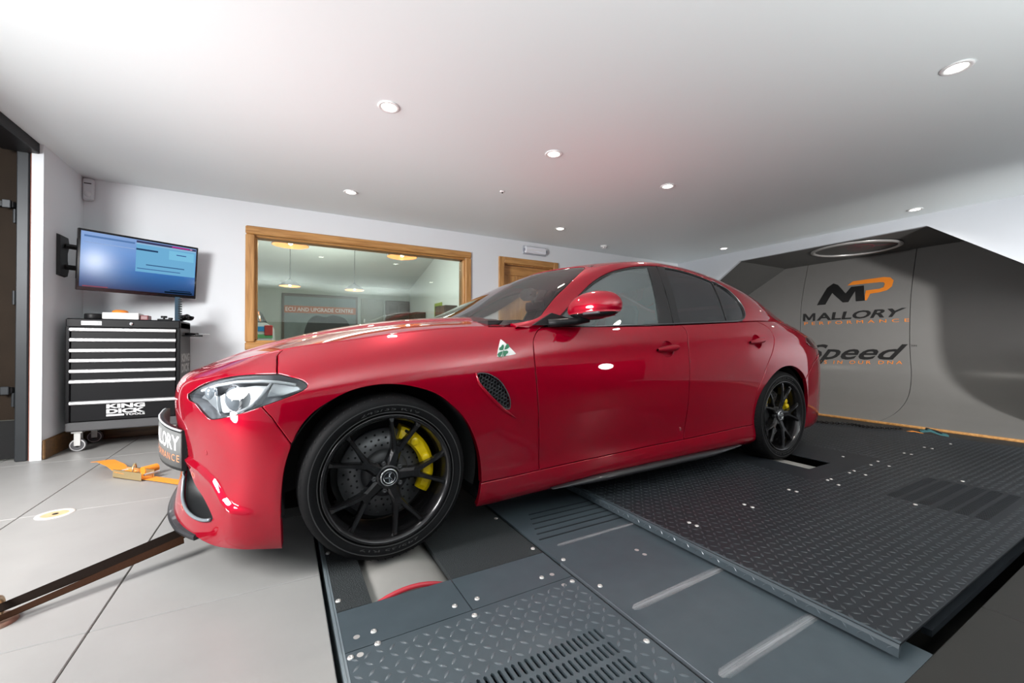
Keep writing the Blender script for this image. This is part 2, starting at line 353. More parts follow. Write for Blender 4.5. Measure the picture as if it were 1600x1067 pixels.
# ------------------------------------------------------------------ left doorway: steel frame and open dark door leaf
fr = thing('door_frame', 'dark grey steel post and header of the wide doorway at the left', 'door frame', (-1.65, 4.4, 0))
GREYST = P('grey_steel', (.028, .031, .034), .45, .4, noise=.2, nscale=9); BRN = P('rusty_strip', (.20, .075, .055), .8, noise=.4, nscale=60)
MB().box((-.045, -.03, 0), (.02, .05, ZC-.02), bev=.006).build('post', GREYST, fr)
MB().box((.023, -.02, 0), (.037, .03, ZC-.03)).build('seal_strip', BRN, fr)
MB().box((-.12, -6.8, ZC-.075), (.078, -.03, ZC+.03), bev=.006).build('header', BLK_PL, fr)
lf = thing('door_leaf', 'open dark brown steel door leaf folded back beside the left post', 'door', (-1.70, 4.44, 0))
LEAF = P('dark_leaf', (.020, .013, .008), .7, spec=.12, noise=.35, nscale=5); 
MB().box((-1.5, 0, .30), (-.01, .03, ZC), bev=.004).build('upper_panel', LEAF, lf)
MB().box((-1.5, 0, .015), (-.01, .03, .295), bev=.004).build('kick_panel', BLACK, lf)
for z in (1.88, .52):
    h = MB().box((-1.5, -.035, z-.022), (-.02, 0, z+.022), bev=.004).build('brace', BLK_PL, lf)
    MB().box((-.075, -.05, z-.03), (-.03, -.033, z+.03), bev=.004).build('hinge_plate', GREYST, h)
for z in (1.80, .45, 1.2): MB().cyl((-.02, -.016, z-.05), (-.02, -.016, z+.05), .011).build('hinge', GREYST, lf)
# ------------------------------------------------------------------ oak window and the reception room seen through it
win = struct(link(bpy.data.objects.new('window_1', None))); win['label'] = 'wide internal window with a moulded oak frame'
def bar(a, b, mat, nm): MB().box(a, b, bev=.010).build(nm, mat, win)
ox0, ox1, oz0, oz1 = -.335, 2.20, .795, 2.09
bar((ox0, YF-.025, oz1-.085), (ox1, YF+.02, oz1), OAK_X, 'frame_rail'); bar((ox0, YF-.025, oz0), (ox1, YF+.02, oz0+.085), OAK_X, 'frame_rail')
bar((ox0, YF-.024, oz0+.085), (ox0+.085, YF+.02, oz1-.085), OAK_Z, 'frame_stile'); bar((ox1-.085, YF-.024, oz0+.085), (ox1, YF+.02, oz1-.085), OAK_Z, 'frame_stile')
ix0, ix1, iz0, iz1 = ox0+.075, ox1-.075, oz0+.075, oz1-.075
for a, b, m_ in (((ix0, YF+.01, iz1-.03), (ix1, YF+.17, iz1), OAK_X), ((ix0, YF+.01, iz0), (ix1, YF+.17, iz0+.03), OAK_X), ((ix0, YF+.01, iz0+.03), (ix0+.03, YF+.17, iz1-.03), OAK_Z), ((ix1-.03, YF+.01, iz0+.03), (ix1, YF+.17, iz1-.03), OAK_Z)): bar(a, b, m_, 'lining')
MB().box((ix0+.02, YF+.060, iz0+.02), (ix1-.02, YF+.066, iz1-.02)).build('pane', PANE, win); MB().box((ix0+.02, YF+.082, iz0+.02), (ix1-.02, YF+.088, iz1-.02)).build('pane', PANE, win)
# reception room
RW = P('reception_wall', (.42, .44, .40), .7); RC = P('reception_ceiling', (.62, .65, .62), .7)
struct(MB().box((-2.6, 13.0, 0), (3.6, 13.1, 2.75)).build('wall_reception_back', RW)); struct(MB().box((-2.7, YF+.19, 0), (-2.6, 13.1, 4.6)).build('wall_reception_left', RW)); struct(MB().box((3.54, YF+.19, 0), (3.64, 13.0, 4.6)).build('wall_reception_right', P('reception_white', (.74, .77, .76), .6)))
struct(MB().add([(-2.7, YF+.19, 4.35), (3.64, YF+.19, 4.35), (3.64, 13.1, 2.56), (-2.7, 13.1, 2.56), (-2.7, YF+.19, 4.42), (3.64, YF+.19, 4.42), (3.64, 13.1, 2.63), (-2.7, 13.1, 2.63)], [(0, 1, 2, 3), (7, 6, 5, 4), (0, 4, 5, 1), (2, 6, 7, 3)]).build('ceiling_reception', RC))
struct(MB().box((-2.7, YF+.17, ZC), (3.64, YF+.19, 4.4)).build('wall_reception_front', RC)); struct(MB().box((-2.7, YF+.19, -.05), (3.64, 13.1, -.021)).build('floor_reception', P('reception_floor', (.25, .24, .23), .4)))
area('reception_light', (1.2, 8.3, 3.1), (1.0, 8.5, 0), 3, 3, 150, (1, .98, .95)); area('reception_uplight', (.6, 9, 1.9), (.6, 9.2, 4), 2.5, 2.5, 110, (1, .98, .95))
COPPER = P('copper_inner', (.85, .38, .16), .35, .3); SHADE = P('shade_black', (.02, .02, .022), .45); BULB = emit('bulb', (1, .85, .6), 25)
def pendant(x, y, label):
    t = thing('pendant_lamp', label, 'lamp', (x, y, 2.13), group='black pendants in the reception room')
    pr = [(.215, 0), (.205, .03), (.16, .075), (.09, .115), (.035, .14), (.02, .17)]
    MB().lathe(pr, 32).build('lamp_shade', SHADE, t); MB().lathe([(r-.006, h-.002) for r, h in pr[:-1]], 32).build('shade_lining', COPPER, t)
    MB().ellipsoid((0, 0, .035), (.028, .028, .035), 12, 8).build('bulb', BULB, t)
    zc = 4.35+(y-5.25)/7.85*(2.56-4.35); MB().cyl((0, 0, .165), (0, 0, zc-2.13-.005), .006, 6).build('cord', SHADE, t)
    l = bpy.data.lights.new('pendant_light', 'POINT'); l.energy = 6; l.shadow_soft_size = .03; l.color = (1, .8, .55); o = link(bpy.data.objects.new('pendant_light', l)); o.location = (x, y, 2.12)
pendant(.09, 6.0, 'nearer left pendant lamp with a glowing copper underside seen through the window'); pendant(1.52, 6.0, 'nearer right pendant lamp with a glowing copper underside seen through the window')
pendant(.146, 10.3, 'farther left black pendant lamp hanging above the white estate car'); pendant(1.49, 10.3, 'farther right black pendant lamp on a long cord above the orange banner')
# banner, doors and the car in the reception
PIC = P('banner_grey', (.16, .19, .19), .5, noise=.5, nscale=2.2); BORG = P('banner_orange', (.42, .12, .05), .6); BTXT = P('banner_text', (.75, .70, .66), .6)
bn = thing('banner', 'framed banner with an orange heading strip on the reception back wall', 'banner', (.98, 12.97, 0))
MB().box((-.99, -.02, .3), (.99, 0, 2.26), bev=.006).build('frame', P('banner_frame', (.10, .08, .065), .5), bn); MB().box((-.93, -.028, .5), (.93, -.021, 2.18)).build('picture', PIC, bn)
MB().box((-.93, -.034, 1.72), (.93, -.029, 1.92)).build('heading_strip', BORG, bn)
lettering('lettering', 'ECU AND UPGRADE CENTRE', [(-.90, -.036, 1.765), (.86, -.036, 1.765), (.86, -.036, 1.875), (-.90, -.036, 1.875)], BTXT, bn, .01)
blob = cat_rom([(-.42, .95), (-.36, 1.45), (-.15, 1.66), (.1, 1.62), (.3, 1.68), (.62, 1.6), (.80, 1.3), (.85, .95), (.5, .8), (.1, .85)], 5, True); v, t = cdt([blob], [])
MB().add([(p[0], -.036, p[1]) for p in v], [tuple(q) for q in t]).build('printed_engine', P('banner_dark', (.02, .022, .022), .5), bn)
dr = struct(MB().box((2.06, 12.95, 0), (2.72, 13.0, 2.22), bev=.01).box((2.12, 12.94, .05), (2.66, 12.952, 2.15)).build('door_2', P('glazed_door', (.22, .22, .18), .3))); MB().cyl((2.16, 12.93, .9), (2.16, 12.93, 1.6), .02).build('door_handle', CHROME, dr)
struct(MB().box((2.78, 12.93, 0), (3.52, 13.0, 2.20), bev=.012).box((2.86, 12.92, .1), (3.12, 12.931, 2.1), bev=.01).box((3.18, 12.92, .1), (3.46, 12.931, 2.1), bev=.01).build('door_3', P('brown_door', (.10, .07, .05), .5)))
fp = thing('framed_picture', 'small yellow-green framed picture on the white reception side wall', 'picture', (3.53, 10.2, 1.5)); MB().box((-.02, -.28, -.42), (0, .28, .42), bev=.005).build('frame', P('lime', (.33, .40, .06), .5), fp); MB().box((-.026, -.2, -.34), (-.019, .2, .34)).build('print', P('dark_print', (.02, .02, .015), .5), fp); MB().lathe([(.0, .30), (.04, .30), (.05, .1), (.11, -.02), (.13, -.3), (0, -.3)], 12, (-.03, 0, 0)).build('bottle_motif', P('motif', (.05, .06, .02), .4), fp)
for yy, ll in ((9.2, 'dark brown shelf block standing nearest on the reception side wall'), (11.6, 'dark brown shelf block standing farthest on the reception side wall')):
    s_ = thing('wall_cabinet', ll, 'cabinet', (3.53, yy, .3)); MB().box((-.3, -.32, 0), (0, .32, 1.45), bev=.01).build('body', P('cab_brown', (.07, .04, .028), .5), s_); MB().box((-.315, -.30, .03), (-.301, -.01, 1.42)).box((-.315, .01, .03), (-.301, .30, 1.42)).build('doors', P('cab_door', (.11, .065, .045), .5), s_)
rc = thing('estate_car', 'white car with blue and green rear stripes seen through the left end of the window', 'car', (-1.02, 9.3, 0))
def rear_ring(y, s): return [(x*s[0]*.5, y, z) for x, z in ((-1.7, .25), (-1.80, .7), (-1.74, 1.18), (-1.50, 1.27), (1.50, 1.27), (1.74, 1.18), (1.80, .7), (1.7, .25))]
WCAR = P('white_car', (.55, .57, .57), .3, coat=.6); 
MB().ring_loft([rear_ring(0, (.96, 1)), rear_ring(.12, (1, 1)), rear_ring(1.8, (1, 1)), rear_ring(3.4, (.97, 1)), rear_ring(3.6, (.85, 1))]).build('body', WCAR, rc)
def gh(y, wt, wb, zt): return [(-wb, y, 1.2), (-wt, y, zt), (-wt+.12, y, zt+.05), (wt-.12, y, zt+.05), (wt, y, zt), (wb, y, 1.2)]
MB().ring_loft([gh(.02, .66, .78, 1.28), gh(.22, .62, .78, 1.50), gh(1.5, .64, .79, 1.54), gh(2.2, .60, .79, 1.50), gh(2.95, .64, .78, 1.25)]).build('cabin', P('car_dark_glass', (.03, .033, .035), .12, coat=.8), rc)
MB().box((-.875, -.012, 1.10), (.80, .02, 1.19)).build('blue_stripe', P('stripe_blue', (.02, .22, .50), .4), rc); MB().box((-.885, -.012, .97), (.86, .02, 1.04)).build('green_stripe', P('stripe_green', (.10, .32, .13), .4), rc)
for sx in (-1, 1):
    MB().box((sx*.72, -.03, 1.02), (sx*.86, .05, 1.22), bev=.01).build('tail_lamp', P('tail_red', (.35, .03, .03), .3), rc)
    for yy in (.55, 2.95): MB().lathe([(.14, -.1), (.31, -.1), (.32, 0), (.31, .1), (.14, .1)], 20, (sx*.80, yy, .31), 'x').build('wheel', BLK_PL, rc)
# ------------------------------------------------------------------ oak door in the far wall
d1 = struct(link(bpy.data.objects.new('door_1', None))); d1['label'] = 'ledged oak plank door with an oak architrave'
MB().box((2.615, YF-.022, 0), (2.70, YF+.02, 2.085), bev=.006).build('architrave', OAK_Z, d1); MB().box((3.535, YF-.022, 0), (3.62, YF+.02, 2.085), bev=.006).build('architrave', OAK_Z, d1); MB().box((2.70, YF-.022, 2.0), (3.535, YF+.02, 2.085), bev=.006).build('architrave', OAK_X, d1)
MB().box((2.69, YF+.02, 0), (2.715, YF+.17, 2.03)).box((3.52, YF+.02, 0), (3.545, YF+.17, 2.03)).box((2.70, YF+.02, 1.99), (3.54, YF+.17, 2.03)).build('lining', OAK_Z, d1)
MB().box((2.72, YF+.075, 1.85), (3.515, YF+.115, 1.985), bev=.004).build('top_rail', OAK_X, d1); MB().box((2.72, YF+.075, .01), (3.515, YF+.115, .20), bev=.004).build('bottom_rail', OAK_X, d1)
for x in (2.72, 3.415): MB().box((x, YF+.075, .20), (x+.10, YF+.115, 1.85), bev=.004).build('stile', OAK_Z, d1)
for k in range(5): MB().box((2.822+.1186*k, YF+.085, .20), (2.822+.1186*(k+1)-.003, YF+.105, 1.85), bev=.004).build('plank', OAK_Z, d1)
MB().cyl((3.44, YF+.075, 1.0), (3.44, YF+.02, 1.0), .01).cyl((3.44, YF+.025, 1.0), (3.33, YF+.025, 1.0), .009).build('door_handle', SILVER, d1)
# ------------------------------------------------------------------ ceiling fittings
LENS = emit('lamp_lens', (1, .96, .86), 14); TRIMW = P('white_trim', (.80, .80, .80), .35)
dl_lab = ['recessed ceiling spotlight above the front of the car bonnet, nearest on the left', 'recessed ceiling spotlight above the windscreen, between the two nearest left and right ones', 'recessed ceiling spotlight close above the wide oak-framed window', 'recessed ceiling spotlight above the rear seats of the red car', 'recessed ceiling spotlight in front of the emergency light over the oak door', 'recessed ceiling spotlight in the top right corner, largest of all', 'recessed ceiling spotlight beside the end wall, right above the tunnel opening', 'recessed ceiling spotlight beside the end wall, far corner above the left chamfer']
for (x, y), lab in zip([(.57, 2.59), (1.823, 2.606), (.575, 4.24), (3.12, 2.62), (3.085, 4.26), (3.108, .741), (5.985, 1.746), (5.897, 3.90)], dl_lab):
    t = thing('ceiling_spotlight', lab, 'spotlight', (x, y, ZC), group='recessed ceiling spotlights')
    MB().lathe([(.062, 0), (.066, -.004), (.060, -.008), (.046, -.007), (.043, -.001)], 32).build('trim_ring', TRIMW, t)
    MB().lathe([(.0435, -.002), (.0, -.0035)], 28).build('lens', LENS, t)
    l = bpy.data.lights.new('spot', 'SPOT'); l.energy = LAMP_W; l.spot_size = radians(125); l.spot_blend = .8; l.shadow_soft_size = .04; l.color = (1, .95, .86)
    o = link(bpy.data.objects.new('spot', l)); o.location = (x, y, ZC-.012)
sd = thing('smoke_detector', 'white smoke detector on the ceiling near the far right corner', 'detector', (4.198, 4.683, ZC)); MB().lathe([(.052, 0), (.055, -.012), (.048, -.02), (0, -.02)], 28).build('base', TRIMW, sd); MB().lathe([(.04, -.02), (.036, -.034), (.024, -.042), (0, -.044)], 24).build('chamber', TRIMW, sd)
for k in range(6): MB().box((.034, -.006, -.034), (.039, .006, -.024), rot=k*pi/3, piv=(0, 0)).build('vent_slot', BLK_PL, sd)
ms = thing('ceiling_sensor', 'tiny round sensor on the ceiling between the spotlights', 'sensor', (1.847, 3.496, ZC)); MB().lathe([(.024, 0), (.024, -.006), (.012, -.010), (0, -.010)], 20).build('base', TRIMW, ms); MB().lathe([(.009, -.0101), (.006, -.018), (0, -.02)], 12).build('lens', BLK_PL, ms)
em = thing('emergency_light', 'white bulkhead emergency light on the wall above the oak door', 'light', (3.20, YF, 2.22)); MB().box((-.20, -.012, -.062), (.20, 0, .062), bev=.005).build('base', P('grey_base', (.45, .47, .52), .4), em); MB().box((-.185, -.055, -.05), (.185, -.012, .05), bev=.016).build('diffuser', P('diffuser', (.80, .82, .88), .25), em); MB().cyl((-.15, -.056, .0), (.15, -.056, .0), .006, 8).build('tube', TRIMW, em)
for sx in (-1, 1): MB().box((sx*.197, -.05, -.02), (sx*.184, -.01, .02), bev=.003).build('clip', P('clip', (.25, .27, .32), .4), em)
pir = thing('alarm_box', 'small white alarm box in the corner under the ceiling', 'alarm box', (-1.513, YF-.002, 2.235)); MB().box((-.036, -.045, -.10), (.038, 0, .10), bev=.012).build('housing', P('alarm_white', (.62, .65, .68), .4), pir); MB().box((-.022, -.0475, .045), (.026, -.044, .053)).build('slot', BLK_PL, pir); MB().lathe([(.024, -.046), (.018, -.052), (0, -.054)], 16, (.002, 0, -.045), 'y').build('lens', P('alarm_lens', (.70, .72, .74), .25), pir)
# extract fan in the tunnel soffit
fan = thing('extractor_fan', 'round extractor fan opening in the dark tunnel soffit', 'fan', (6.86, 2.62, 2.19))
MB().lathe([(.49, .0), (.49, -.012), (.455, -.022), (.44, -.012), (.44, .0)], 48).build('flange', P('flange', (.50, .49, .48), .35, .4), fan); MB().lathe([(.44, 0), (.44, .02), (.445, .30), (0, .30)], 40).build('duct', P('duct', (.05, .05, .055), .5, .3), fan)
MB().lathe([(.0, .05), (.07, .05), (.08, .07), (.08, .14)], 20).build('hub', BLK_PL, fan)
for k in range(6):
    a = k*pi/3; c, s = cos(a), sin(a); q = [(.08, -.03, .12), (.42, -.09, .13), (.42, .09, .06), (.08, .03, .07)]
    MB().add([(x*c-y*s, x*s+y*c, z) for x, y, z in q]+[(x*c-y*s, x*s+y*c, z+.006) for x, y, z in q], [(0, 1, 2, 3), (7, 6, 5, 4), (0, 4, 5, 1), (1, 5, 6, 2), (2, 6, 7, 3), (3, 7, 4, 0)]).build('blade', P('blade', (.10, .10, .11), .4, .5), fan)
REDW = P('red_wire', (.30, .02, .06), .4)
for r in (.08, .20): MB().tube([(r*cos(t), r*sin(t), .01) for t in np.linspace(0, 2*pi, 33)], .005, 6).build('guard_ring', REDW, fan)
for a in (.4, 1.97): MB().tube([(.44*cos(a), .44*sin(a), .012), (-.44*cos(a), -.44*sin(a), .012)], .005, 6).build('guard_wire', REDW, fan)
# ------------------------------------------------------------------ rolling road sunk in the floor
dy = thing('rolling_road', 'dark steel rolling road with tread plates and rollers under the red car', 'rolling road', (0, 0, 0))
def hexslot(x, y, l, wd): h = l/2; return np.array([(x-wd/2, y-h+wd/2), (x, y-h), (x+wd/2, y-h+wd/2), (x+wd/2, y+h-wd/2), (x, y+h), (x-wd/2, y+h-wd/2)])
def plate(name, outline, holes, z, th, mat, parent):
    """flat plate with holes cut through it, walls included"""
    v, t = cdt([np.array(outline)]+holes, []); m = MB(); m.add([(x, y, z) for x, y in v], [tuple(q) for q in t])
    for L in [np.array(outline)]+holes:
        n = len(L); m.add([(x, y, z) for x, y in L]+[(x, y, z-th) for x, y in L], [(i, (i+1) % n, n+(i+1) % n, n+i) for i in range(n)])
    return m.build(name, mat, parent)
def tread(xs, ys, z, parent, keep=None, mat=None, L=.0150, W=.0046, H=.0024, name='tread_pattern'):
    m = MB(); V = []; Fc = []
    for i, x in enumerate(xs):
        for j, y in enumerate(ys):
            if keep and not keep(x, y): continue
            a = (pi/4 if (i+j) % 2 else -pi/4); c, s = cos(a), sin(a)
            q = [(-L, 0, 0), (-L*.35, -W, 0), (L*.35, -W, 0), (L, 0, 0), (L*.35, W, 0), (-L*.35, W, 0), (-L*.45, 0, H), (L*.45, 0, H)]
            o = len(V); V += [(x+px*c-py*s, y+px*s+py*c, z+pz) for px, py, pz in q]
            Fc += [tuple(o+k for k in f) for f in ((0, 1, 6), (1, 2, 7, 6), (2, 3, 7), (3, 4, 7), (4, 5, 6, 7), (5, 0, 6))]
    m.add(V, Fc, 0, True); o = m.build(name, WORN_LIT_DK if mat else WORN_LIT_BL, parent); o['kind'] = 'stuff'; return o
bolt_mesh = MB().lathe([(.0095, 0), (.0085, .0028), (.005, .0042), (.0025, .0044), (.0022, .0026), (0, .0026)], 12).mesh('bolt'); bolt_mesh.materials.append(ZINC)
hole_mesh = MB().lathe([(.0095, .0004), (.0065, .0007), (.0045, .0004), (.0, .0003)], 12).mesh('bolt'); hole_mesh.materials.append(ZINC)
def bolts(pts, z, parent, me=bolt_mesh):
    for x, y in pts: o = link(bpy.data.objects.new('bolt', me)); o.parent = parent; o.location = (x, y, z)
# edge angle and gap
MB().box((.143, .43, -.12), (.150, 4.75, .003)).box((.150, .43, -.004), (.158, 4.75, .001)).build('edge_angle', P('edge_steel', (.28, .33, .36), .35, .5), dy)
# front plate with vent slots, roller bay cut out above it
slots = [hexslot(.425+.0205*i, .952-.0625*j, .050, .0105) for j in range(8) for i in range(21+0) if True]
fp_ = plate('front_plate', [(.158, .432), (.953, .432), (.953, 1.235), (.158, 1.235)], slots, 0., .012, STEEL_BL, dy)
tread(np.arange(.178, .95, .0340), np.arange(.452, 1.222, .0340), 0., fp_, lambda x, y: not (.405 < x < .845 and y < .985))
bolts([(.246, 1.222+.01), (.158+.012, 1.213), (.542, 1.209), (.932, 1.208), (.935, .86), (.17, .80)], 0., fp_); bolts([(.195, 1.212), (.892, 1.205)], 0, fp_, hole_mesh)
for x0, x1 in ((.158, .546), (.550, .953)):
    sp_ = plate('smooth_plate', [(x0, 1.238), (x1, 1.238), (x1, 1.435), (x0, 1.435)], [], 0., .012, STEEL_BL, dy)
    bolts([(x, y) for x, y in ((.246, 1.29), (.504, 1.284), (.585, 1.284), (.848, 1.283)) if x0 < x < x1], 0., sp_); bolts([(x, y) for x, y in ((.197, 1.29), (.893, 1.282)) if x0 < x < x1], 0, sp_, hole_mesh)
g1 = plate('grip_pad', [(.158, 1.438), (.268, 1.438), (.268, 4.7), (.158, 4.7)], [], .0, .02, GRIP, dy); bolts([(.17, 1.50), (.17, 1.86)], 0, g1)
g2 = plate('grip_pad', [(.552, 1.438), (.953, 1.438), (.953, 4.7), (.552, 4.7)], [], .0, .02, GRIP, dy); bolts([(.934, 1.482), (.934, 1.826)], 0, g2)
ROLL = P('roller_grey', (.23, .22, .205), .55, .1, noise=.06, nscale=14); RRED = P('roller_red', (.45, .02, .035), .4)
def roller(x, y0, y1, z, r, nm='roller'):
    o = MB().lathe([(r-.02, y0), (r, y0), (r, y1), (r-.02, y1), (.05, y1), (.05, y0), (r-.02, y0)], 64, (x, 0, z), 'y').build(nm, ROLL, dy)
    MB().lathe([(r-.012, y0-.002), (r+.0015, y0-.002), (r+.0015, y0+.006)], 64, (x, 0, z), 'y').build('red_rim', RRED, o)
roller(.410, 1.462, 2.05, -.307, .310); roller(.410, 3.12, 3.72, -.307, .310)
# middle plate
mp_ = plate('middle_plate', [(.969, .432), (1.60, .432), (1.60, 4.7), (.969, 4.7)], [], .0, .012, STEEL_BL, dy)
bolts([(1.002, 1.137), (.994, 1.347)], 0, mp_); bolts([(1.312, 1.26), (1.313, 1.218)], 0, mp_, hole_mesh)
MB().box((.953, .432, -.03), (.968, 4.7, -.010)).build('seam_rubber', BLACK, dy); MB().box((.9665, .432, -.02), (.9695, 1.33, .0035), bev=.001).build('seam_lip', P('seam_steel', (.22, .25, .28), .3, .6), dy)
# bright scuffs worn into the middle plate by the sliding deck
m, N, L = new_mat('scuff'); b = N['Principled BSDF']; b.inputs['Base Color'].default_value = (.42, .44, .46, 1); b.inputs['Roughness'].default_value = .45; b.inputs['Metallic'].default_value = .3
tc = N.new('ShaderNodeTexCoord'); mpn = N.new('ShaderNodeMapping'); mpn.inputs['Scale'].default_value = (5, 210, 1); nz = N.new('ShaderNodeTexNoise'); nz.inputs['Scale'].default_value = 1; nz.inputs['Detail'].default_value = 5
L.new(tc.outputs['Object'], mpn.inputs[0]); L.new(mpn.outputs[0], nz.inputs[0])
ux = N.new('ShaderNodeSeparateXYZ'); L.new(tc.outputs['Generated'], ux.inputs[0])
def mnode(op, a, bv): q = N.new('ShaderNodeMath'); q.operation = op; L.new(a, q.inputs[0]); (L.new(bv, q.inputs[1]) if not isinstance(bv, float) else setattr(q.inputs[1], 'default_value', bv)); return q.outputs[0]
d_ = mnode('ABSOLUTE', mnode('SUBTRACT', ux.outputs[1], .5), 0.); d_ = mnode('SUBTRACT', mnode('MULTIPLY', d_, -2.), -1.0)
al = mnode('MULTIPLY', mnode('POWER', d_, .7), mnode('MULTIPLY', nz.outputs['Fac'], 1.15)); L.new(al, b.inputs['Alpha']); SCUFF = m
for (x0, y0, x1, y1, hw) in ((1.010, .985, 1.49, 1.0, .017), (1.005, .675, 1.49, .68, .018), (1.04, 1.452, 1.49, 1.455, .013)):
    pts = [(x0, y0-hw*.3), (x0+.02, y0-hw), (x1, y1-hw), (x1, y1+hw), (x0+.02, y0+hw), (x0, y0+hw*.3)]
    MB().add([(x, y, .0012) for x, y in pts], [tuple(range(6))]).build('scuff_mark', SCUFF, mp_)
for k in range(6): MB().box((1.0+.02*k, 1.53+.05*k, -.001), (1.50, 1.538+.05*k, .0015)).build('rib', STEEL_DK, mp_)
# raised sliding plates
Zp = .046
fs = [hexslot(2.90+.0205*i, y, .052, .0105) for y in (.945, .882, .818, .745, .682, .618) for i in range(30)]
rb = np.array([(3.05, 1.415), (3.345, 1.415), (3.345, 2.05), (3.05, 2.05)])
op_ = [(1.487, .468), (3.798, .468), (3.798, 2.95), (1.487, 2.95)]
rp_ = plate('sliding_plate', op_, fs+[rb], Zp, .006, STEEL_DK, dy)
smooth_zone = lambda x, y: (2.83 < x < 3.78 and 1.30 < y < 2.4)
tread(np.arange(1.508, 3.79, .0340), np.arange(.485, 2.45, .0340), Zp, rp_, lambda x, y: not smooth_zone(x, y) and not (2.885 < x < 3.515 and .575 < y < .98), STEEL_DK)
m = MB(); V = []; Fc = []
for i, y in enumerate(np.arange(.49, 2.4, .034)):
    a = pi/4 if i % 2 else -pi/4; c, s = cos(a)*.014, sin(a)*.014; z = .026
    q = [(1.4818, y-c, z-s), (1.4818, y+s*.28, z-c*.28), (1.4818, y+c, z+s), (1.4818, y-s*.28, z+c*.28), (1.4795, y, z)]; o = len(V); V += q; Fc += [(o, o+1, o+4), (o+1, o+2, o+4), (o+2, o+3, o+4), (o+3, o, o+4)]
m.add(V, Fc); o = m.build('edge_tread', WORN_LIT_BL, rp_); o['kind'] = 'stuff'
MB().ring_loft([[(1.480, y, .010), (1.4815, y, Zp-.012), (1.4845, y, Zp-.004), (1.4900, y, Zp+.0006), (1.500, y, Zp+.0012), (1.500, y, Zp-.006), (1.486, y, .010)] for y in (.468, 2.95)], smooth=False).build('folded_edge', STEEL_BL, rp_)
bolts([(1.642, 1.256), (1.643, 1.217), (2.076, 1.261), (2.076, 1.219), (2.509, 1.267), (2.513, 1.229), (2.891, 1.242), (2.932, 1.241), (2.849, 1.168), (3.179, 1.244), (3.256, 1.249), (3.218, 1.176), (3.516, 1.254), (3.669, 1.269), (3.59, 1.182), (3.594, 1.446), (2.848, .833), (3.583, .836)], Zp+.0015, rp_)
MB().box((1.75, .475, -.03), (3.79, .50, -.01)).build('under_rail', STEEL_DK, rp_)
roller(3.195, 1.425, 2.05, -.284, .305); roller(3.195, 3.12, 3.72, -.284, .305)
rr_ = plate('rear_plate', [(3.828, .30), (5.25, .30), (5.25, 2.15), (5.0, 2.16), (5.0, 3.9), (3.828, 3.9)], [], .038, .03, STEEL_DK, dy)
tread(np.arange(3.848, 5.24, .0340), np.arange(.32, 2.7, .0340), .038, rr_, lambda x, y: x < 4.99 or y < 2.13, STEEL_DK)
bolts([(4.164, 1.282), (4.165, 1.241), (4.541, 1.273), (4.541, 1.229), (4.892, 1.212)], .039, rr_)
MB().box((3.799, .45, -.03), (3.827, 3.9, -.006)).build('seam_rubber', BLACK, dy)
# ------------------------------------------------------------------ straps, floor anchors, chain
ORG = P('orange_webbing', (.80, .26, .02), .7, noise=.12, nscale=160, bump=.3, bscale=500); DKW = P('dark_webbing', (.011, .007, .005), .8, spec=.08, noise=.3, nscale=200, bump=.3, bscale=600); BRNW = P('brown_webbing', (.036, .015, .007), .75, spec=.1, noise=.2, nscale=160)
def ribbon(m, pts, wv, th=.0025, mi=0):
    """flat strap along pts, wv = half width vector for each point"""
    rings = []
    for p, w_ in zip(pts, wv):
        p, w_ = np.array(p), np.array(w_); rings.append([tuple(p-w_), tuple(p+w_), tuple(p+w_+[0, 0, th]), tuple(p-w_+[0, 0, th])])
    return m.ring_loft(rings, mi, False)
st = thing('tie_down_strap', 'dark tie-down strap running from the floor ring at the left edge to the front bumper', 'strap', (-.6, 2.1, 0))
def loc(p, o): return tuple(np.array(p)-np.array(o))
O = (-.6, 2.1, 0)
a0, a1 = (-.765, 1.895, .042), (-.345, 2.145, .088)
pts = [np.array(a0)*(1-t)+np.array(a1)*t for t in np.linspace(0, 1, 9)]
# upper leg stands on edge, lower leg twisted under it
ribbon(MB(), [loc(p, O) for p in pts], [np.array((-.004, .018, .016))*(.55+.45*t) for t in np.linspace(0, 1, 9)]).build('upper_webbing', DKW, st)
b0 = np.array((-.765, 1.858, .022)); ptsb = [b0*(1-t)+np.array((-.345, 2.115, .070))*t for t in np.linspace(0, 1, 9)]
ribbon(MB(), [loc(p, O) for p in ptsb], [np.array((-.003, .010, .010))*(.6+.5*t) for t in np.linspace(0, 1, 9)]).build('lower_webbing', BRNW, st)
fa = thing('floor_anchor', 'steel floor anchor ring at the left picture edge holding the dark strap', 'floor anchor', (-.775, 1.892, 0), group='floor anchors')
MB().lathe([(.0, .012), (.05, .012), (.055, 0)], 24).build('base_plate', P('anchor_rust', (.24, .15, .11), .5, .6, noise=.3, nscale=50), fa)
MB().tube([(.006, .036*cos(t), .042+.034*sin(t)) for t in np.linspace(0, 2*pi, 21)], .0075, 8).build('ring', P('anchor_brass', (.42, .30, .18), .35, .7), fa)
fb = thing('floor_anchor', 'flush round floor anchor with a pale ring in the tiles, left of the car', 'floor anchor', (-1.0, 2.955, 0), group='floor anchors')
MB().lathe([(.072, 0), (.070, .003), (.052, .003), (.050, .001)], 36).build('ring', P('anchor_white', (.66, .62, .58), .4), fb); MB().lathe([(.050, .001), (.02, .0012), (.012, .0005), (0, .0005)], 30).build('cup', P('anchor_ochre', (.50, .36, .20), .5, noise=.3, nscale=40), fb); MB().lathe([(.012, .0016), (.010, .003), (0, .003)], 12).build('bolt_hole', BLK_PL, fb)
rs = thing('ratchet_strap', 'orange ratchet strap lying on the floor in front of the tool chest', 'strap', (-.80, 3.5, 0)); O = (-.80, 3.5, 0)
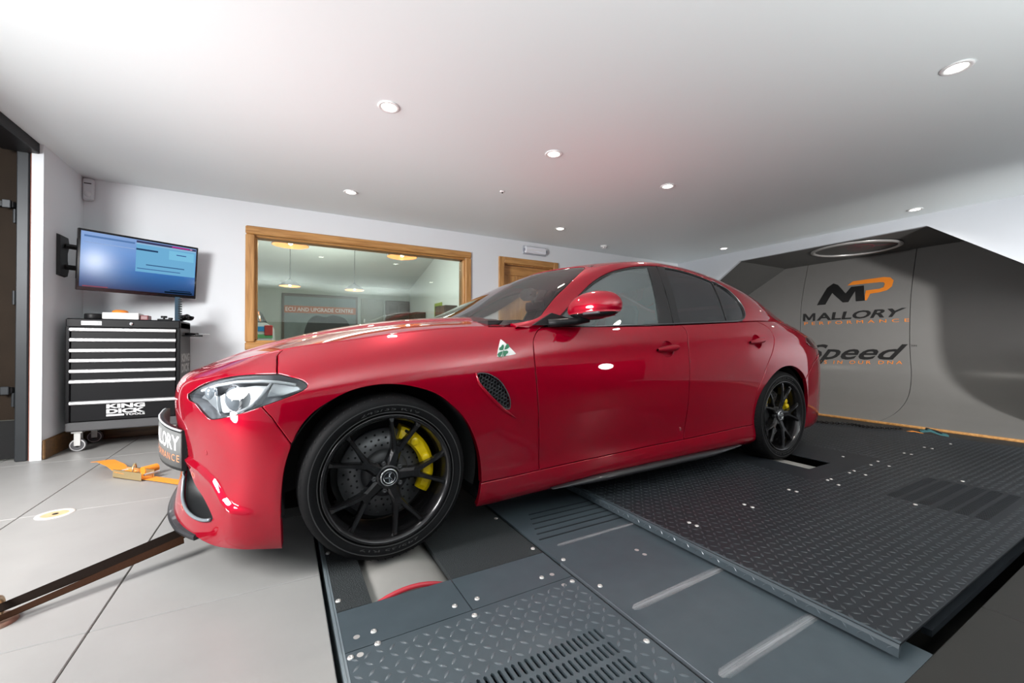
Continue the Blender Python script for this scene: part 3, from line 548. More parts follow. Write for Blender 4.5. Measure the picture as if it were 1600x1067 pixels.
ribbon(MB(), [loc(p, O) for p in [(-1.10, 3.88, .050), (-1.05, 3.82, .060), (-.97, 3.70, .052), (-.90, 3.58, .035), (-.84, 3.52, .03)]], [(.035, .030, -.004)]*5).build('handle_webbing', ORG, rs)
ribbon(MB(), [loc(p, O) for p in [(-.84, 3.53, .004), (-.70, 3.39, .006), (-.52, 3.20, .006), (-.40, 3.06, .02)]], [(.022, .022, 0)]*4).build('long_webbing', ORG, rs)
for sx in (-1, 1): MB().box((-.16, sx*.036-.003, .004), (.10, sx*.036+.003, .055), bev=.003, rot=-.80, piv=(-.03, 0)).build('side_plate', P('ratchet_zinc', (.66, .50, .26), .35, .8), rs)
MB().cyl((.015, -.005, .04), (.075, .055, .04), .026, 16).build('webbing_roll', ORG, rs)
for k in range(2): MB().cyl((-.085+.16*k-.03, .10-.17*k-.03, .035), (-.085+.16*k+.03, .10-.17*k+.03, .035), .008, 10).build('spindle', ZINC, rs)
MB().lathe([(.032, -.004), (.040, -.004), (.040, .004), (.032, .004), (.032, -.004)], 20, (-.03, .02, .05), 'x').build('ratchet_wheel', P('ratchet_zinc', (.66, .50, .26), .35, .8), rs)
MB().tube([(-.22, .28, .022), (-.17, .22, .012), (-.12, .20, .012), (-.13, .26, .014), (-.19, .30, .018)], .006, 6).build('hook', CHROME, rs)
ch = thing('chain', 'dark chain lying along the rear edge of the steel deck', 'chain', (5.1, 1.95, .040))
cpts = cat_rom([(4.86, 2.50), (4.93, 2.28), (5.0, 2.12), (5.10, 1.98), (5.08, 1.85), (5.16, 1.74), (5.27, 1.64)], 8)
CH = P('chain_dark', (.02, .018, .018), .5, .7)
s_ = 0
for i in range(0, len(cpts)-1):
    p, q = cpts[i], cpts[i+1]; d = (q-p)/np.linalg.norm(q-p); n = np.array((-d[1], d[0])); c = (p+q)/2; L_ = np.linalg.norm(q-p)*.72
    pts = [(c[0]-5.1+d[0]*L_*cos(t)+(n[0]*.012*sin(t) if i % 2 else 0), c[1]-1.95+d[1]*L_*cos(t)+(n[1]*.012*sin(t) if i % 2 else 0), .014+(0 if i % 2 else .010*sin(t))) for t in np.linspace(0, 2*pi, 9)]
    MB().tube(pts, .0045, 5).build('link', CH, ch)
hk = thing('strap_hook', 'teal and orange strap end lying at the foot of the curved tunnel panel', 'strap', (5.38, 1.52, 0))
TEAL = P('teal_webbing', (.02, .10, .11), .7, noise=.2, nscale=90)
ribbon(MB(), [(-.08, .14, .01), (-.03, .06, .03), (.0, .0, .02)], [(.02, .012, 0)]*3).build('orange_webbing', ORG, hk); ribbon(MB(), [(.0, .02, .03), (.03, -.04, .045), (.06, -.10, .02), (.09, -.15, .012)], [(.022, .012, .004)]*4, .012).build('teal_webbing', TEAL, hk)
MB().tube([(.02, -.02, .06), (.05, -.01, .065), (.07, -.06, .05), (.05, -.12, .04)], .008, 6).build('hook', CH, hk)
# ------------------------------------------------------------------ tool chest
tc_ = thing('tool_chest', 'black roller tool chest with seven silver drawer handles in the left corner', 'tool chest', (-1.128, 4.75, 0))
CB = P('chest_black', (.004, .004, .005), .42, spec=.25, noise=.1, nscale=8); CBASE = P('chest_base', (.085, .085, .088), .45); CSIDE = P('chest_side', (.055, .052, .054), .42)
hx, y0, y1 = .355, -.23, .23
MB().box((-hx, y0+.022, .235), (hx, y1, 1.055), bev=.008).build('body', CSIDE, tc_)
MB().box((-hx, y0, .165), (hx, y1, .237), bev=.008).build('base', CBASE, tc_)
for sx in (-1, 1): MB().box((sx*hx, y0, .237), (sx*(hx-.026), y0+.03, 1.0), bev=.004).build('front_post', CB, tc_)
MB().box((-hx, y0, .992), (hx, y1, 1.064), bev=.008).build('lid', CB, tc_)
hz = [.973, .891, .806, .726, .642, .559, .389, .237]
for k in range(7):
    d = MB().box((-hx+.030, y0+.004, hz[k+1]+(.018 if k < 6 else .006)), (hx-.030, y0+.03, hz[k]+.016), bev=.003).build('drawer', CB, tc_)
    MB().ring_loft([[(x, y0-.012, hz[k]-.012), (x, y0-.018, hz[k]-.004), (x, y0-.016, hz[k]+.010), (x, y0-.004, hz[k]+.017), (x, y0+.006, hz[k]+.017), (x, y0+.006, hz[k]-.012)] for x in (-hx+.028, hx-.028)], smooth=False).build('handle', SILVER, d)
    if k == 6:
        WL = P('white_print', (.80, .80, .80), .4)
        for tx, za, zb in (('KING', .335, .372), ('DICK', .293, .330)): lettering('lettering', tx, [(-.115, y0+.0025, za), (.125, y0+.0025, za), (.125, y0+.0025, zb), (-.115, y0+.0025, zb)], WL, d, .05)
        lettering('lettering', 'TOOLS', [(.0, y0+.0025, .272), (.125, y0+.0025, .272), (.125, y0+.0025, .288), (.0, y0+.0025, .288)], WL, d, .03); MB().box((-.115, y0+.002, .272), (-.006, y0+.0035, .287)).build('print_bar', WL, d)
bd = MB().box((-.265, y0-.002, 1.012), (-.145, y0+.004, 1.044), bev=.001).build('badge', SILVER, tc_)
lettering('lettering', 'KING DICK', [(-.260, y0-.003, 1.020), (-.152, y0-.003, 1.020), (-.152, y0-.003, 1.037), (-.260, y0-.003, 1.037)], BLK_PL, bd, .02)
MB().lathe([(.0, -.008), (.010, -.008), (.014, -.004), (.014, .004)], 18, (.035, y0-.002, 1.028), 'y').build('lock', CHROME, tc_)
for tx, za, zb in (('KING', .70, .775), ('DICK', .605, .685)): lettering('lettering', tx, [(hx+.0015, -.17, za), (hx+.0015, .19, za), (hx+.0015, .19, zb), (hx+.0015, -.17, zb)], P('grey_print', (.42, .41, .40), .5), tc_, .05)
ts = MB().box((hx, -.17, .93), (hx+.10, .20, .936), bev=.002).box((hx+.095, -.17, .93), (hx+.10, .20, .955)).build('side_shelf', BLK_PL, tc_)
for i, sx in enumerate((-1, 1)):
    for sy in (-1, 1):
        c = link(bpy.data.objects.new('caster', None)); c.parent = tc_; c.location = (sx*(hx-.06), sy*.17, 0)
        MB().lathe([(.018, -.014), (.047, -.016), (.051, -.011), (.051, .011), (.047, .016), (.018, .014)], 28, (0, 0, .051), 'y').build('wheel', P('caster_tyre', (.10, .10, .105), .5), c)
        MB().lathe([(.040, -.0175), (.046, -.0172), (.047, -.0155)], 28, (0, 0, .051), 'y').build('wheel_ring', P('caster_ring', (.62, .62, .62), .4), c)
        MB().box((-.02, -.024, .045), (.02, -.019, .150), bev=.003).box((-.02, .019, .045), (.02, .024, .150), bev=.003).box((-.034, -.034, .148), (.034, .034, .1645), bev=.003).build('fork', P('caster_fork', (.72, .72, .70), .35, .5), c)
# things on and beside the chest
zt = 1.064
bx = thing('catalogue_box', 'white box with an orange lid piece on top of the tool chest', 'box', (-1.17, 4.66, zt)); MB().box((-.125, -.06, .002), (.105, .09, .058), bev=.004).build('carton', P('carton_white', (.78, .77, .75), .5), bx); MB().lathe([(.052, .058), (.050, .074), (.03, .084), (0, .086)], 24, (-.03, .01, 0)).build('orange_cap', P('orange_cap', (.85, .25, .03), .35), bx)
rb_ = thing('red_packet', 'small dark red packet beside the white box on the tool chest', 'packet', (-1.035, 4.67, zt)); MB().box((-.028, -.05, .001), (.028, .05, .042), bev=.003).build('packet', P('packet_red', (.20, .03, .04), .45), rb_); MB().box((-.020, -.051, .010), (.020, -.0495, .034)).build('label_patch', P('packet_label', (.35, .22, .22), .5), rb_)
ct = thing('tape_roll', 'black roll lying on the left end of the tool chest top', 'roll', (-1.36, 4.66, zt)); MB().lathe([(.03, .0), (.056, .0), (.058, .008), (.058, .040), (.054, .046), (.03, .046), (.03, 0)], 28).build('roll', BLK_PL, ct); MB().lathe([(.030, .044), (.022, .044), (.022, .002), (.03, .002)], 24).build('core', P('core_grey', (.10, .10, .10), .5), ct)
kn = thing('clamp_knob', 'small black knob tool lying on the tool chest top', 'tool', (-.905, 4.64, zt)); MB().cyl((0, 0, .0), (0, 0, .03), .008, 10).cyl((0, 0, .025), (0, 0, .042), .022, 14).build('knob', BLK_PL, kn); MB().box((-.045, -.012, .001), (.055, .012, .016), bev=.004).build('bar', BLK_PL, kn); MB().cyl((.045, 0, .012), (.045, 0, .028), .016, 12).build('foot', BLK_PL, kn)
br = thing('upright_brush', 'tall narrow dark blue brush standing on the tool chest', 'brush', (-.815, 4.66, zt)); MB().box((-.020, -.010, 0), (.018, .010, .215), bev=.004, rot=.2).build('back', P('brush_blue', (.02, .055, .09), .5), br)
for k in range(9): MB().box((.004, -.009, .02+.021*k), (.030, .007, .032+.021*k)).build('bristle_tuft', BLK_PL, br)
gl = thing('work_glove', 'black crumpled glove on the right end of the tool chest', 'glove', (-.79, 4.80, zt+.014))
MB().ellipsoid((0, 0, .026), (.055, .085, .026), 18, 10, 0, lambda p: (p[0]+.010*sin(p[1]*60), p[1], p[2]+.010*sin(p[0]*70+p[1]*45))).build('palm', BLK_PL, gl)
for k in range(4): MB().tube([(-.035+.023*k, -.06, .028), (-.038+.025*k, -.105, .034), (-.04+.027*k, -.135, .020)], [.012, .011, .008], 8).build('finger', BLK_PL, gl)
MB().tube([(.045, .0, .03), (.068, -.035, .028), (.072, -.065, .016)], [.013, .011, .008], 8).build('thumb', BLK_PL, gl)
sk = thing('screwdriver', 'dark screwdriver lying on the side shelf of the tool chest', 'tool', (-.72, 4.72, .937)); MB().lathe([(.0, -.05), (.012, -.05), (.014, -.02), (.010, .02), (.013, .045), (.0, .05)], 14, (0, 0, .014), 'x').build('grip', BLK_PL, sk); MB().cyl((.05, 0, .014), (.13, 0, .014), .0035, 8).build('shaft', CHROME, sk)
# ------------------------------------------------------------------ television on its wall arm
tv = thing('television', 'flat screen television with a blue computer desktop on a wall arm', 'television', (-1.0875, 4.75, 1.294), radians(29.6)); tv.rotation_euler = (radians(6.0), 0, radians(29.6))
MB().box((-.405, -.018, 0), (.405, .012, .489), bev=.004).box((-.30, .012, .06), (.30, .045, .43), bev=.012).build('casing', BLK_GL, tv)
m, N, L = new_mat('screen_blue'); N.remove(N['Principled BSDF']); em_ = N.new('ShaderNodeEmission'); gl_ = N.new('ShaderNodeBsdfGlossy'); gl_.inputs['Roughness'].default_value = .14; gl_.inputs[0].default_value = (.9, .9, .9, 1); ad = N.new('ShaderNodeMixShader'); fz = N.new('ShaderNodeFresnel'); fz.inputs[0].default_value = 1.9
tcn = N.new('ShaderNodeTexCoord'); sx_ = N.new('ShaderNodeSeparateXYZ'); L.new(tcn.outputs['Generated'], sx_.inputs[0])
r1 = N.new('ShaderNodeValToRGB'); e_ = r1.color_ramp.elements; e_[0].color = (.008, .04, .13, 1); e_[1].color = (.20, .33, .62, 1); x_ = e_.new(.35); x_.color = (.03, .14, .40, 1); x_ = e_.new(.7); x_.color = (.12, .27, .60, 1)
L.new(sx_.outputs[2], r1.inputs[0]); L.new(r1.outputs[0], em_.inputs[0]); em_.inputs[1].default_value = 1.15
L.new(fz.outputs[0], ad.inputs[0]); L.new(em_.outputs[0], ad.inputs[1]); L.new(gl_.outputs[0], ad.inputs[2]); L.new(ad.outputs[0], N['Material Output'].inputs[0]); SCR = m
sc_ = MB().box((-.388, -.0195, .030), (.388, -.0175, .472)).build('screen', SCR, tv)
def ui(x0, x1, z0, z1, col, s=1., y=-.0202): MB().add([(x0, y, z0), (x1, y, z0), (x1, y, z1), (x0, y, z1)], [(0, 1, 2, 3)]).build('screen_window', emit('ui', col, s), sc_)
ui(-.05, .385, .20, .445, (.16, .42, .66)); ui(-.05, .385, .447, .466, (.05, .05, .12)); ui(.20, .33, .452, .463, (.50, .04, .28), 1., -.0204); ui(.335, .355, .452, .463, (.55, .25, .40), 1., -.0204); ui(-.05, .385, .436, .447, (.30, .50, .72), 1., -.0204)
ui(-.05, .10, .385, .40, (.02, .05, .12), 1., -.0204); ui(.02, .30, .262, .270, (.03, .08, .2), 1., -.0204); ui(-.04, .27, .225, .232, (.05, .12, .3), 1., -.0204); ui(.18, .37, .34, .42, (.20, .52, .74), 1., -.0204); ui(.235, .31, .385, .392, (.02, .03, .2), 1., -.0206); ui(.20, .36, .055, .065, (.01, .02, .05)); ui(.16, .37, .035, .05, (.004, .01, .02)); ui(-.37, -.22, .033, .040, (.3, .05, .06))
ui(-.37, -.06, .43, .445, (.10, .20, .42)); ui(-.37, -.06, .385, .392, (.30, .42, .70))
bk = thing('wall_bracket', 'black articulated wall bracket holding the television in the left corner', 'bracket', (XL, 4.645, 1.565))
MB().ring_loft([[(.001, y, z) for y, z in ((-.09, -.16), (.05, -.165), (.075, -.11), (.05, -.03), (.05, .03), (.085, .10), (.06, .165), (-.09, .165))], [(.022, y*.92, z*.95) for y, z in ((-.09, -.16), (.05, -.165), (.075, -.11), (.05, -.03), (.05, .03), (.085, .10), (.06, .165), (-.09, .165))]], smooth=False).build('wall_plate', BLK_PL, bk)
for z in (.085, -.085):
    MB().tube([(.02, .0, z), (.15, .10, z), (.34, .15, z)], .020, 4).build('arm', BLK_PL, bk)
MB().box((.31, .06, -.15), (.335, .20, .15), bev=.004, rot=-1.05).build('mount_plate', BLK_PL, bk)
# ---------------------------------------------------------------- spline surfaces of the car body
def bs_basis(n, t):
    """clamped uniform cubic B-spline basis, t in 0..1 -> (len(t), n)"""
    t=np.clip(np.asarray(t,float),0,1-1e-9); k=3
    kn=np.concatenate([np.zeros(k),np.linspace(0,1,n-k+1),np.ones(k)])
    N=[((t>=kn[i])&(t<kn[i+1])).astype(float) for i in range(len(kn)-1)]
    for d in range(1,k+1):
        M=[]
        for i in range(len(kn)-1-d):
            a=kn[i+d]-kn[i]; b=kn[i+d+1]-kn[i+1]; v=0
            if a>0: v=v+(t-kn[i])/a*N[i]
            if b>0: v=v+(kn[i+d+1]-t)/b*N[i+1]
            M.append(v)
        N=M
    return np.array(N).T
class Net:
    def __init__(s,P,mu=0.5,mv=0.5):
        s.P=np.array(P,float); s.nu,s.nv,_=s.P.shape
        t=np.linspace(0,1,401)
        cu=s.raw(t,np.full(401,mv)); s.U=np.concatenate([[0],np.cumsum(np.linalg.norm(np.diff(cu,axis=0),axis=1))]); s.t=t
        cv=s.raw(np.full(401,mu),t); s.V=np.concatenate([[0],np.cumsum(np.linalg.norm(np.diff(cv,axis=0),axis=1))])
    def raw(s,tu,tv):
        return np.einsum('ki,kj,ijc->kc',bs_basis(s.nu,tu),bs_basis(s.nv,tv),s.P)
    def __call__(s,uv):
        uv=np.atleast_2d(np.asarray(uv,float))
        return s.raw(np.interp(uv[:,0],s.U,s.t),np.interp(uv[:,1],s.V,s.t))
    def normal(s,uv):
        uv=np.atleast_2d(np.asarray(uv,float)); e=2e-3
        a=np.clip(uv[:,0]-e,s.U[0],s.U[-1]-2*e); b=np.clip(uv[:,1]-e,0,s.V[-1]-2*e)
        q=lambda du,dv: s(np.stack([a+du,b+dv],1))
        n=np.cross(q(2*e,e)-q(0,e),q(e,2*e)-q(e,0))
        return n/np.maximum(np.linalg.norm(n,axis=1,keepdims=True),1e-12)
def lerp(a,xs): return lambda x: float(np.interp(x,xs,a))
# car frame: x rearwards from the front axle, w to the car's left, z up from the floor
ANCHOR=2.4701
def lower_net():
    # rows r0..r9 : sill underside ... belt / hood edge
    #      z centre, z corner, x nose, x start of corner, w at corner
    front=[(.095,.105,-.76,-.36,.84),(.112,.115,-.812,-.36,.885),(.20,.20,-.80,-.36,.902),(.29,.29,-.785,-.36,.905),
           (.40,.39,-.79,-.36,.907),(.53,.53,-.81,-.36,.910),(.625,.645,-.812,-.33,.912),(.70,.735,-.80,-.26,.895),(.738,.815,-.77,-.16,.845),(.752,.882,-.72,-.05,.745)]
    P=[]
    for th in (0,9,19,30,41,52,63,74,84):
        row=[]
        for i,(zc,zs,xn,xs,ws) in enumerate(front):
            e=(2.25,2.25,2.25,2.0,1.85,1.9,2.1,2.25,2.25,2.4)[i]
            c,s=cos(radians(th)),sin(radians(th))
            x=xs-(xs-xn)*c**(2/e); w=ws*s**(2/e)
            k=(w/ws)**(4.0 if i>7 else 2.0)
            row.append((x,w,zc+(zs-zc)*k))
        P.append(row)
    # side stations: (x , [(w,z)*10], x offset of the two top rows)
    S=[(-.25,[(.845,.105),(.89,.115),(.905,.20),(.908,.29),(.910,.39),(.913,.53),(.914,.655),(.897,.755),(.846,.836),(.745,.902)],.22),
       (-.10,[(.845,.105),(.89,.115),(.906,.20),(.909,.29),(.912,.39),(.914,.53),(.915,.67),(.900,.775),(.85,.862),(.745,.924)],.22),
       (.05,[(.845,.105),(.89,.115),(.906,.20),(.909,.29),(.912,.39),(.914,.54),(.916,.68),(.903,.79),(.855,.88),(.748,.942)],.22),
       (.22,[(.84,.105),(.89,.115),(.906,.20),(.907,.29),(.910,.39),(.915,.545),(.917,.69),(.906,.80),(.862,.892),(.762,.953)],.20),
       (.42,[(.83,.105),(.885,.118),(.906,.205),(.898,.282),(.909,.385),(.919,.55),(.921,.70),(.908,.81),(.873,.90),(.81,.955)],.16),
       (.66,[(.82,.115),(.885,.128),(.906,.21),(.891,.275),(.906,.38),(.921,.55),(.925,.71),(.911,.82),(.888,.905),(.855,.957)],.06),
       (1.0,[(.82,.125),(.885,.137),(.907,.215),(.889,.28),(.906,.385),(.924,.555),(.930,.72),(.916,.83),(.893,.912),(.866,.960)],0),
       (1.4,[(.82,.135),(.885,.147),(.908,.22),(.888,.285),(.905,.39),(.924,.56),(.931,.725),(.918,.84),(.895,.922),(.869,.972)],0),
       (1.8,[(.82,.145),(.885,.157),(.908,.225),(.888,.295),(.905,.40),(.924,.57),(.932,.735),(.920,.85),(.897,.935),(.867,.990)],0),
       (2.15,[(.82,.152),(.885,.163),(.910,.23),(.892,.305),(.907,.41),(.925,.58),(.934,.745),(.924,.86),(.899,.947),(.861,1.010)],0),
       (2.45,[(.83,.155),(.89,.165),(.916,.235),(.903,.315),(.910,.42),(.921,.59),(.937,.755),(.932,.87),(.902,.960),(.850,1.030)],0),
       (2.75,[(.83,.17),(.89,.185),(.918,.24),(.915,.32),(.920,.43),(.930,.60),(.942,.76),(.934,.88),(.897,.972),(.83,1.045)],0),
       (3.00,[(.83,.17),(.89,.185),(.918,.24),(.918,.32),(.925,.43),(.934,.60),(.942,.765),(.931,.885),(.887,.978),(.80,1.050)],0),
       (3.22,[(.82,.17),(.88,.19),(.908,.24),(.910,.32),(.920,.43),(.928,.60),(.934,.765),(.918,.888),(.865,.975),(.765,1.040)],0)]
    for x,r,dx in S:
        row=[]
        for i,(w,z) in enumerate(r):
            o=dx*(0,0,0,0,0,0,.1,.35,.8,1)[i]
            row.append((x+o,w,z))
        P.append(row)
    rear=[(.19,.18,3.72,3.3,.80),(.20,.19,3.80,3.3,.87),(.27,.25,3.83,3.3,.895),(.36,.33,3.845,3.3,.90),(.47,.44,3.84,3.3,.908),
          (.60,.60,3.832,3.3,.915),(.76,.765,3.81,3.3,.915),(.90,.88,3.78,3.3,.89),(.985,.955,3.76,3.3,.82),(1.03,1.012,3.74,3.3,.705)]
    for th in (78,64,50,37,24,12,0):
        row=[]
        for i,(zc,zs,xn,xs,ws) in enumerate(rear):
            e=2.5
            c,s=cos(radians(th)),sin(radians(th))
            x=xs+(xn-xs)*c**(2/e); w=ws*s**(2/e); k=(w/ws)**2
            row.append((x,w,zc+(zs-zc)*k))
        P.append(row)
    n=Net(P,mu=.62,mv=.6)
    cu=n.raw(n.t,np.full(401,.62)); n.U=n.U-np.interp(1.0,cu[120:280,0],n.U[120:280])+ANCHOR   # keep the length coordinate tied to the doors
    return n
def green_net(full=False):
    # rows: belt, mid of the glass, top of the glass, rail outer, rail top, edge of the roof, t1, t2, centre
    # (xb,wb,zb) belt | (xd,wd,zd) glass top | (xe,we,ze) roof edge | (xc,zc) centre line
    C=[((.60,.845,.950),(.59,.828,.956),(.565,.775,.962),(.42,1.016)),
       ((.74,.858,.950),(.76,.800,1.005),(.70,.735,1.05),(.59,1.078)),
       ((.92,.864,.955),(.98,.755,1.093),(.91,.685,1.155),(.81,1.185)),
       ((1.12,.867,.961),(1.20,.712,1.205),(1.13,.635,1.272),(1.03,1.300)),
       ((1.32,.869,.968),(1.42,.680,1.312),(1.38,.592,1.375),(1.26,1.402)),
       ((1.54,.868,.977),(1.62,.660,1.372),(1.62,.568,1.425),(1.54,1.452)),
       ((1.78,.867,.988),(1.84,.651,1.395),(1.86,.558,1.446),(1.85,1.472)),
       ((2.02,.864,1.001),(2.08,.650,1.390),(2.12,.555,1.442),(2.15,1.466)),
       ((2.26,.858,1.015),(2.33,.658,1.355),(2.40,.553,1.415),(2.45,1.438)),
       ((2.48,.850,1.030),(2.56,.676,1.305),(2.68,.556,1.360),(2.72,1.387)),
       ((2.68,.838,1.042),(2.76,.705,1.240),(2.92,.566,1.298),(2.98,1.325)),
       ((2.86,.819,1.047),(2.92,.745,1.155),(3.13,.585,1.215),(3.20,1.240)),
       ((3.02,.788,1.040),(3.03,.775,1.056),(3.30,.610,1.118),(3.38,1.140)),
       ((3.18,.750,1.030),(3.20,.740,1.034),(3.44,.63,1.056),(3.52,1.072))]
    P=[]
    for (xb,wb,zb),(xd,wd,zd),(xe,we,ze),(xc,zc) in C:
        b=np.array((xb,wb,zb)); d=np.array((xd,wd,zd)); e=np.array((xe,we,ze)); c=np.array((xc,0,zc))
        m1=b*.67+d*.33+np.array((0,.012,0)); m2=b*.33+d*.67+np.array((0,.012,0))
        h=ze-zd
        r1=d+np.array(((xe-xd)*.25,-(wd-we)*.22,h*.42)); r2=d+np.array(((xe-xd)*.62,-(wd-we)*.58,h*.80))
        t=[]
        for f in (.72,.42,.15): 
            t.append(np.array((c[0]+(e[0]-c[0])*f**2, we*f, c[2]+(e[2]-c[2])*f**2.2)))
        h_=[b,m1,m2,d,r1,r2,e]+t
        P.append(h_+[c]+([np.array((q[0],-q[1],q[2])) for q in h_[::-1]] if full else []))
    return Net(P,mu=.45,mv=.2)
def r9_curve(net,n=400):
    t=np.linspace(0,1,n); return net.raw(t,np.ones(n))
class Hood:
    """height field over (x,w) that meets the fender edge"""
    def __init__(s,low):
        c=r9_curve(low,1500); i=np.argmax(c[:,0]>.66); c=c[:i]; s.xe,s.we,s.ze=c[:,0],c[:,1],c[:,2]
        s.zx=[-.73,-.66,-.55,-.43,-.24,0,.2,.4,.62]; s.zz=[.745,.776,.818,.858,.912,.962,.991,1.008,1.022]
        # smooth the centre profile
        k=np.linspace(-.73,.62,200); p=np.polyfit(s.zx,s.zz,5); s.poly=p
    def __call__(s,xw):
        xw=np.atleast_2d(np.asarray(xw,float)); x,w=xw[:,0],np.abs(xw[:,1])
        we=np.maximum(np.interp(x,s.xe,s.we),1e-3); ze=np.interp(x,s.xe,s.ze); zc=np.polyval(s.poly,x)
        q=np.clip(w/we,0,1.15); z=zc+(ze-zc)*q**2.6
        # raised power bulge between two creases that run from the headlamps to the screen pillars
        wc=np.interp(x,[-.7,-.4,0,.5],[.20,.33,.43,.52]); h=.016*np.clip((x+.73)/.3,0,1)
        z=z+h*(1/(1+np.exp((w-wc)/.018)))-h*.0
        return np.stack([x,xw[:,1],z],1)
    def normal(s,xw):
        xw=np.atleast_2d(np.asarray(xw,float)); e=2e-3
        d=lambda a,b: s(xw+np.array([a,b]))
        n=np.cross(d(e,0)-d(-e,0),d(0,e)-d(0,-e)); n*=np.sign(n[:,2:3])
        return n/np.linalg.norm(n,axis=1,keepdims=True)
# ------------------------------------------------------------------ the red saloon car
A = np.array
X0, YC = .375, 2.585
car = thing('car', 'red four-door sports saloon with black wheels and yellow brake calipers on the rolling road', 'car', (X0, YC, 0))
PAINT = P('red_paint', (.33, .0002, .014), .38, metal=.35, coat=1., coat_r=.012, spec=0.)
LIP = P('arch_black', (.010, .010, .010), .8); CARB = P('carbon_black', (.014, .014, .016), .38, coat=.2); TRIMB = P('gloss_trim', (.012, .012, .013), .18, coat=.4)
GLF = glass('side_glass', (.50, .56, .55), 1., 1.6, .35, (.36, .42, .42)); GLC = glass('clear_side_glass', (.86, .90, .88), 1., 1.5); GLR = glass('privacy_glass', (.10, .10, .11), 1., 1.6, .35, (.10, .10, .11)); GLW = glass('windscreen_glass', (.80, .85, .81), 1., 1.75); GLL = glass('lamp_glass', (.93, .95, .96), 1., 1.45)
low = lower_net(); gr = green_net(True); hood = Hood(low)
VT = float(low.V[-1]); VG = float(gr.V[-1]); VC = VG/2
ARCH = ((0., .337, .372), (2.82, .350, .366))
def low_s(uv):
    p = low(uv)
    for cx, cz, r in ARCH:   # slight flare of the sheet metal round the wheel arches
        d = np.abs(np.hypot(p[:, 0]-cx, p[:, 2]-cz)-r-.012); k = (np.abs(p[:, 0]-cx) < .6); p[:, 1] += .007*np.exp(-(d/.035)**2)*k
    uv = np.atleast_2d(uv); u, v = uv[:, 0], uv[:, 1]   # pressed strake that runs from the plate down to the bumper corner
    d = np.interp(u, STRAKE[:, 0], STRAKE[:, 1])-v; k = np.clip((u-.50)/.10, 0, 1)*np.clip((1.03-u)/.12, 0, 1)
    h = .017*np.clip(d/.010+.5, 0, 1)*np.exp(-np.maximum(d, 0)/.055)*k
    return p+low_n(uv)*h[:, None] if h.max() > 1e-4 else p
STRAKE = np.array([(.45, .335), (.627, .328), (.725, .318), (.82, .282), (.886, .224), (.933, .196), (1.03, .180)])
def low_n(uv): return -low.normal(uv)
def low_nn(uv):
    uv = np.atleast_2d(A(uv)*1.); e = 1.5e-3; a = np.clip(uv, [low.U[0]+e, e], [low.U[-1]-e, low.V[-1]-e]); n = -np.cross(low_s(a+[e, 0])-low_s(a-[e, 0]), low_s(a+[0, e])-low_s(a-[0, e]))
    return n/np.maximum(np.linalg.norm(n, axis=1, keepdims=True), 1e-9)
def gr_n(uv): return -gr.normal(uv)
def place(p, side): p = np.asarray(p); return np.stack([p[:, 0], -p[:, 1]*side, p[:, 2]], 1)
def finish(name, V, Fc, Nn, mat, parent, midx=None, **props):
    V = np.asarray(V); Nn = np.asarray(Nn); Fc = [tuple(int(i) for i in f) for f in Fc]; out = []
    for f in Fc:
        a = np.cross(V[f[1]]-V[f[0]], V[f[2]]-V[f[0]]); out.append(f if a@(Nn[list(f)].sum(0)) >= 0 else f[::-1])
    me = bpy.data.meshes.new(name); me.from_pydata(V.tolist(), [], out); me.polygons.foreach_set('use_smooth', [True]*len(out)); me.update()
    try: me.normals_split_custom_set_from_vertices(Nn.tolist())
    except Exception: pass
    for m in (mat if isinstance(mat, (list, tuple)) else [mat]): me.materials.append(m)
    o = link(bpy.data.objects.new(name, me)); o.parent = parent
    for k, v in props.items(): o[k] = v
    return o
def panel(name, S, Nf, loops, mat, parent, side=1, gap=.0017, roll=.0034, depth=.018, sp=.03, lift=0., snap=None, seg=.018, extra=None):
    """a sheet-metal panel: outline (and holes) in surface coordinates, rolled edges, returned flange"""
    VV, FF, NN = [], [], []; r0s, r1s = [], []
    for i, Lp in enumerate(loops):
        Lp = densify(Lp, seg); sg = 1 if i == 0 else -1
        a = offset(Lp, gap*sg); b = offset(a, roll*sg)
        if snap:
            a = snap(a, gap*1.6); b = snap(b, (gap+roll)*1.6)
        r0s.append(a); r1s.append(b)
    gp = grid_pts(r1s, sp)
    if extra is not None:
        ex = extra[inside(extra, r1s[0])]
        for q in r1s[1:]: ex = ex[~inside(ex, q)]
        ex = ex[np.min([dist_poly(ex, q) for q in r1s], axis=0) > .006]; gp = gp[np.min(np.linalg.norm(gp[:, None]-ex[None], axis=2), axis=1) > .010]; gp = np.concatenate([gp, ex])
    v, t = cdt(r1s, gp); n = Nf(v); p = S(v)+n*lift; VV.append(p); NN.append(n); FF += [tuple(q) for q in t]; base = len(p)
    for a, b in zip(r0s, r1s):
        na, nb = Nf(a), Nf(b); pb = S(b)+nb*lift; pa0 = S(a)+na*lift; o = pa0-pb; o /= np.maximum(np.linalg.norm(o, axis=1, keepdims=True), 1e-6)
        pa = pa0-na*roll*.55; pd = pa0-na*(depth+roll)
        k = np.argmin(np.linalg.norm(v[None, :, :]-b[:, None, :], axis=2), axis=1); m = len(a); s0 = base; s1 = base+m; s2 = base+2*m
        na2 = na*.55+o; na2 /= np.linalg.norm(na2, axis=1, keepdims=True)
        VV += [pa, pa, pd]; NN += [na2, o, o]; base += 3*m
        for i in range(m):
            j = (i+1) % m; FF += [(k[i], k[j], s0+j, s0+i), (s1+i, s1+j, s2+j, s2+i)]
    FF = [f for f in FF if len(set(f)) == len(f)]
    V = place(np.concatenate(VV), side); Nn = place(np.concatenate(NN), side)
    return finish(name, V, FF, Nn, mat, parent)
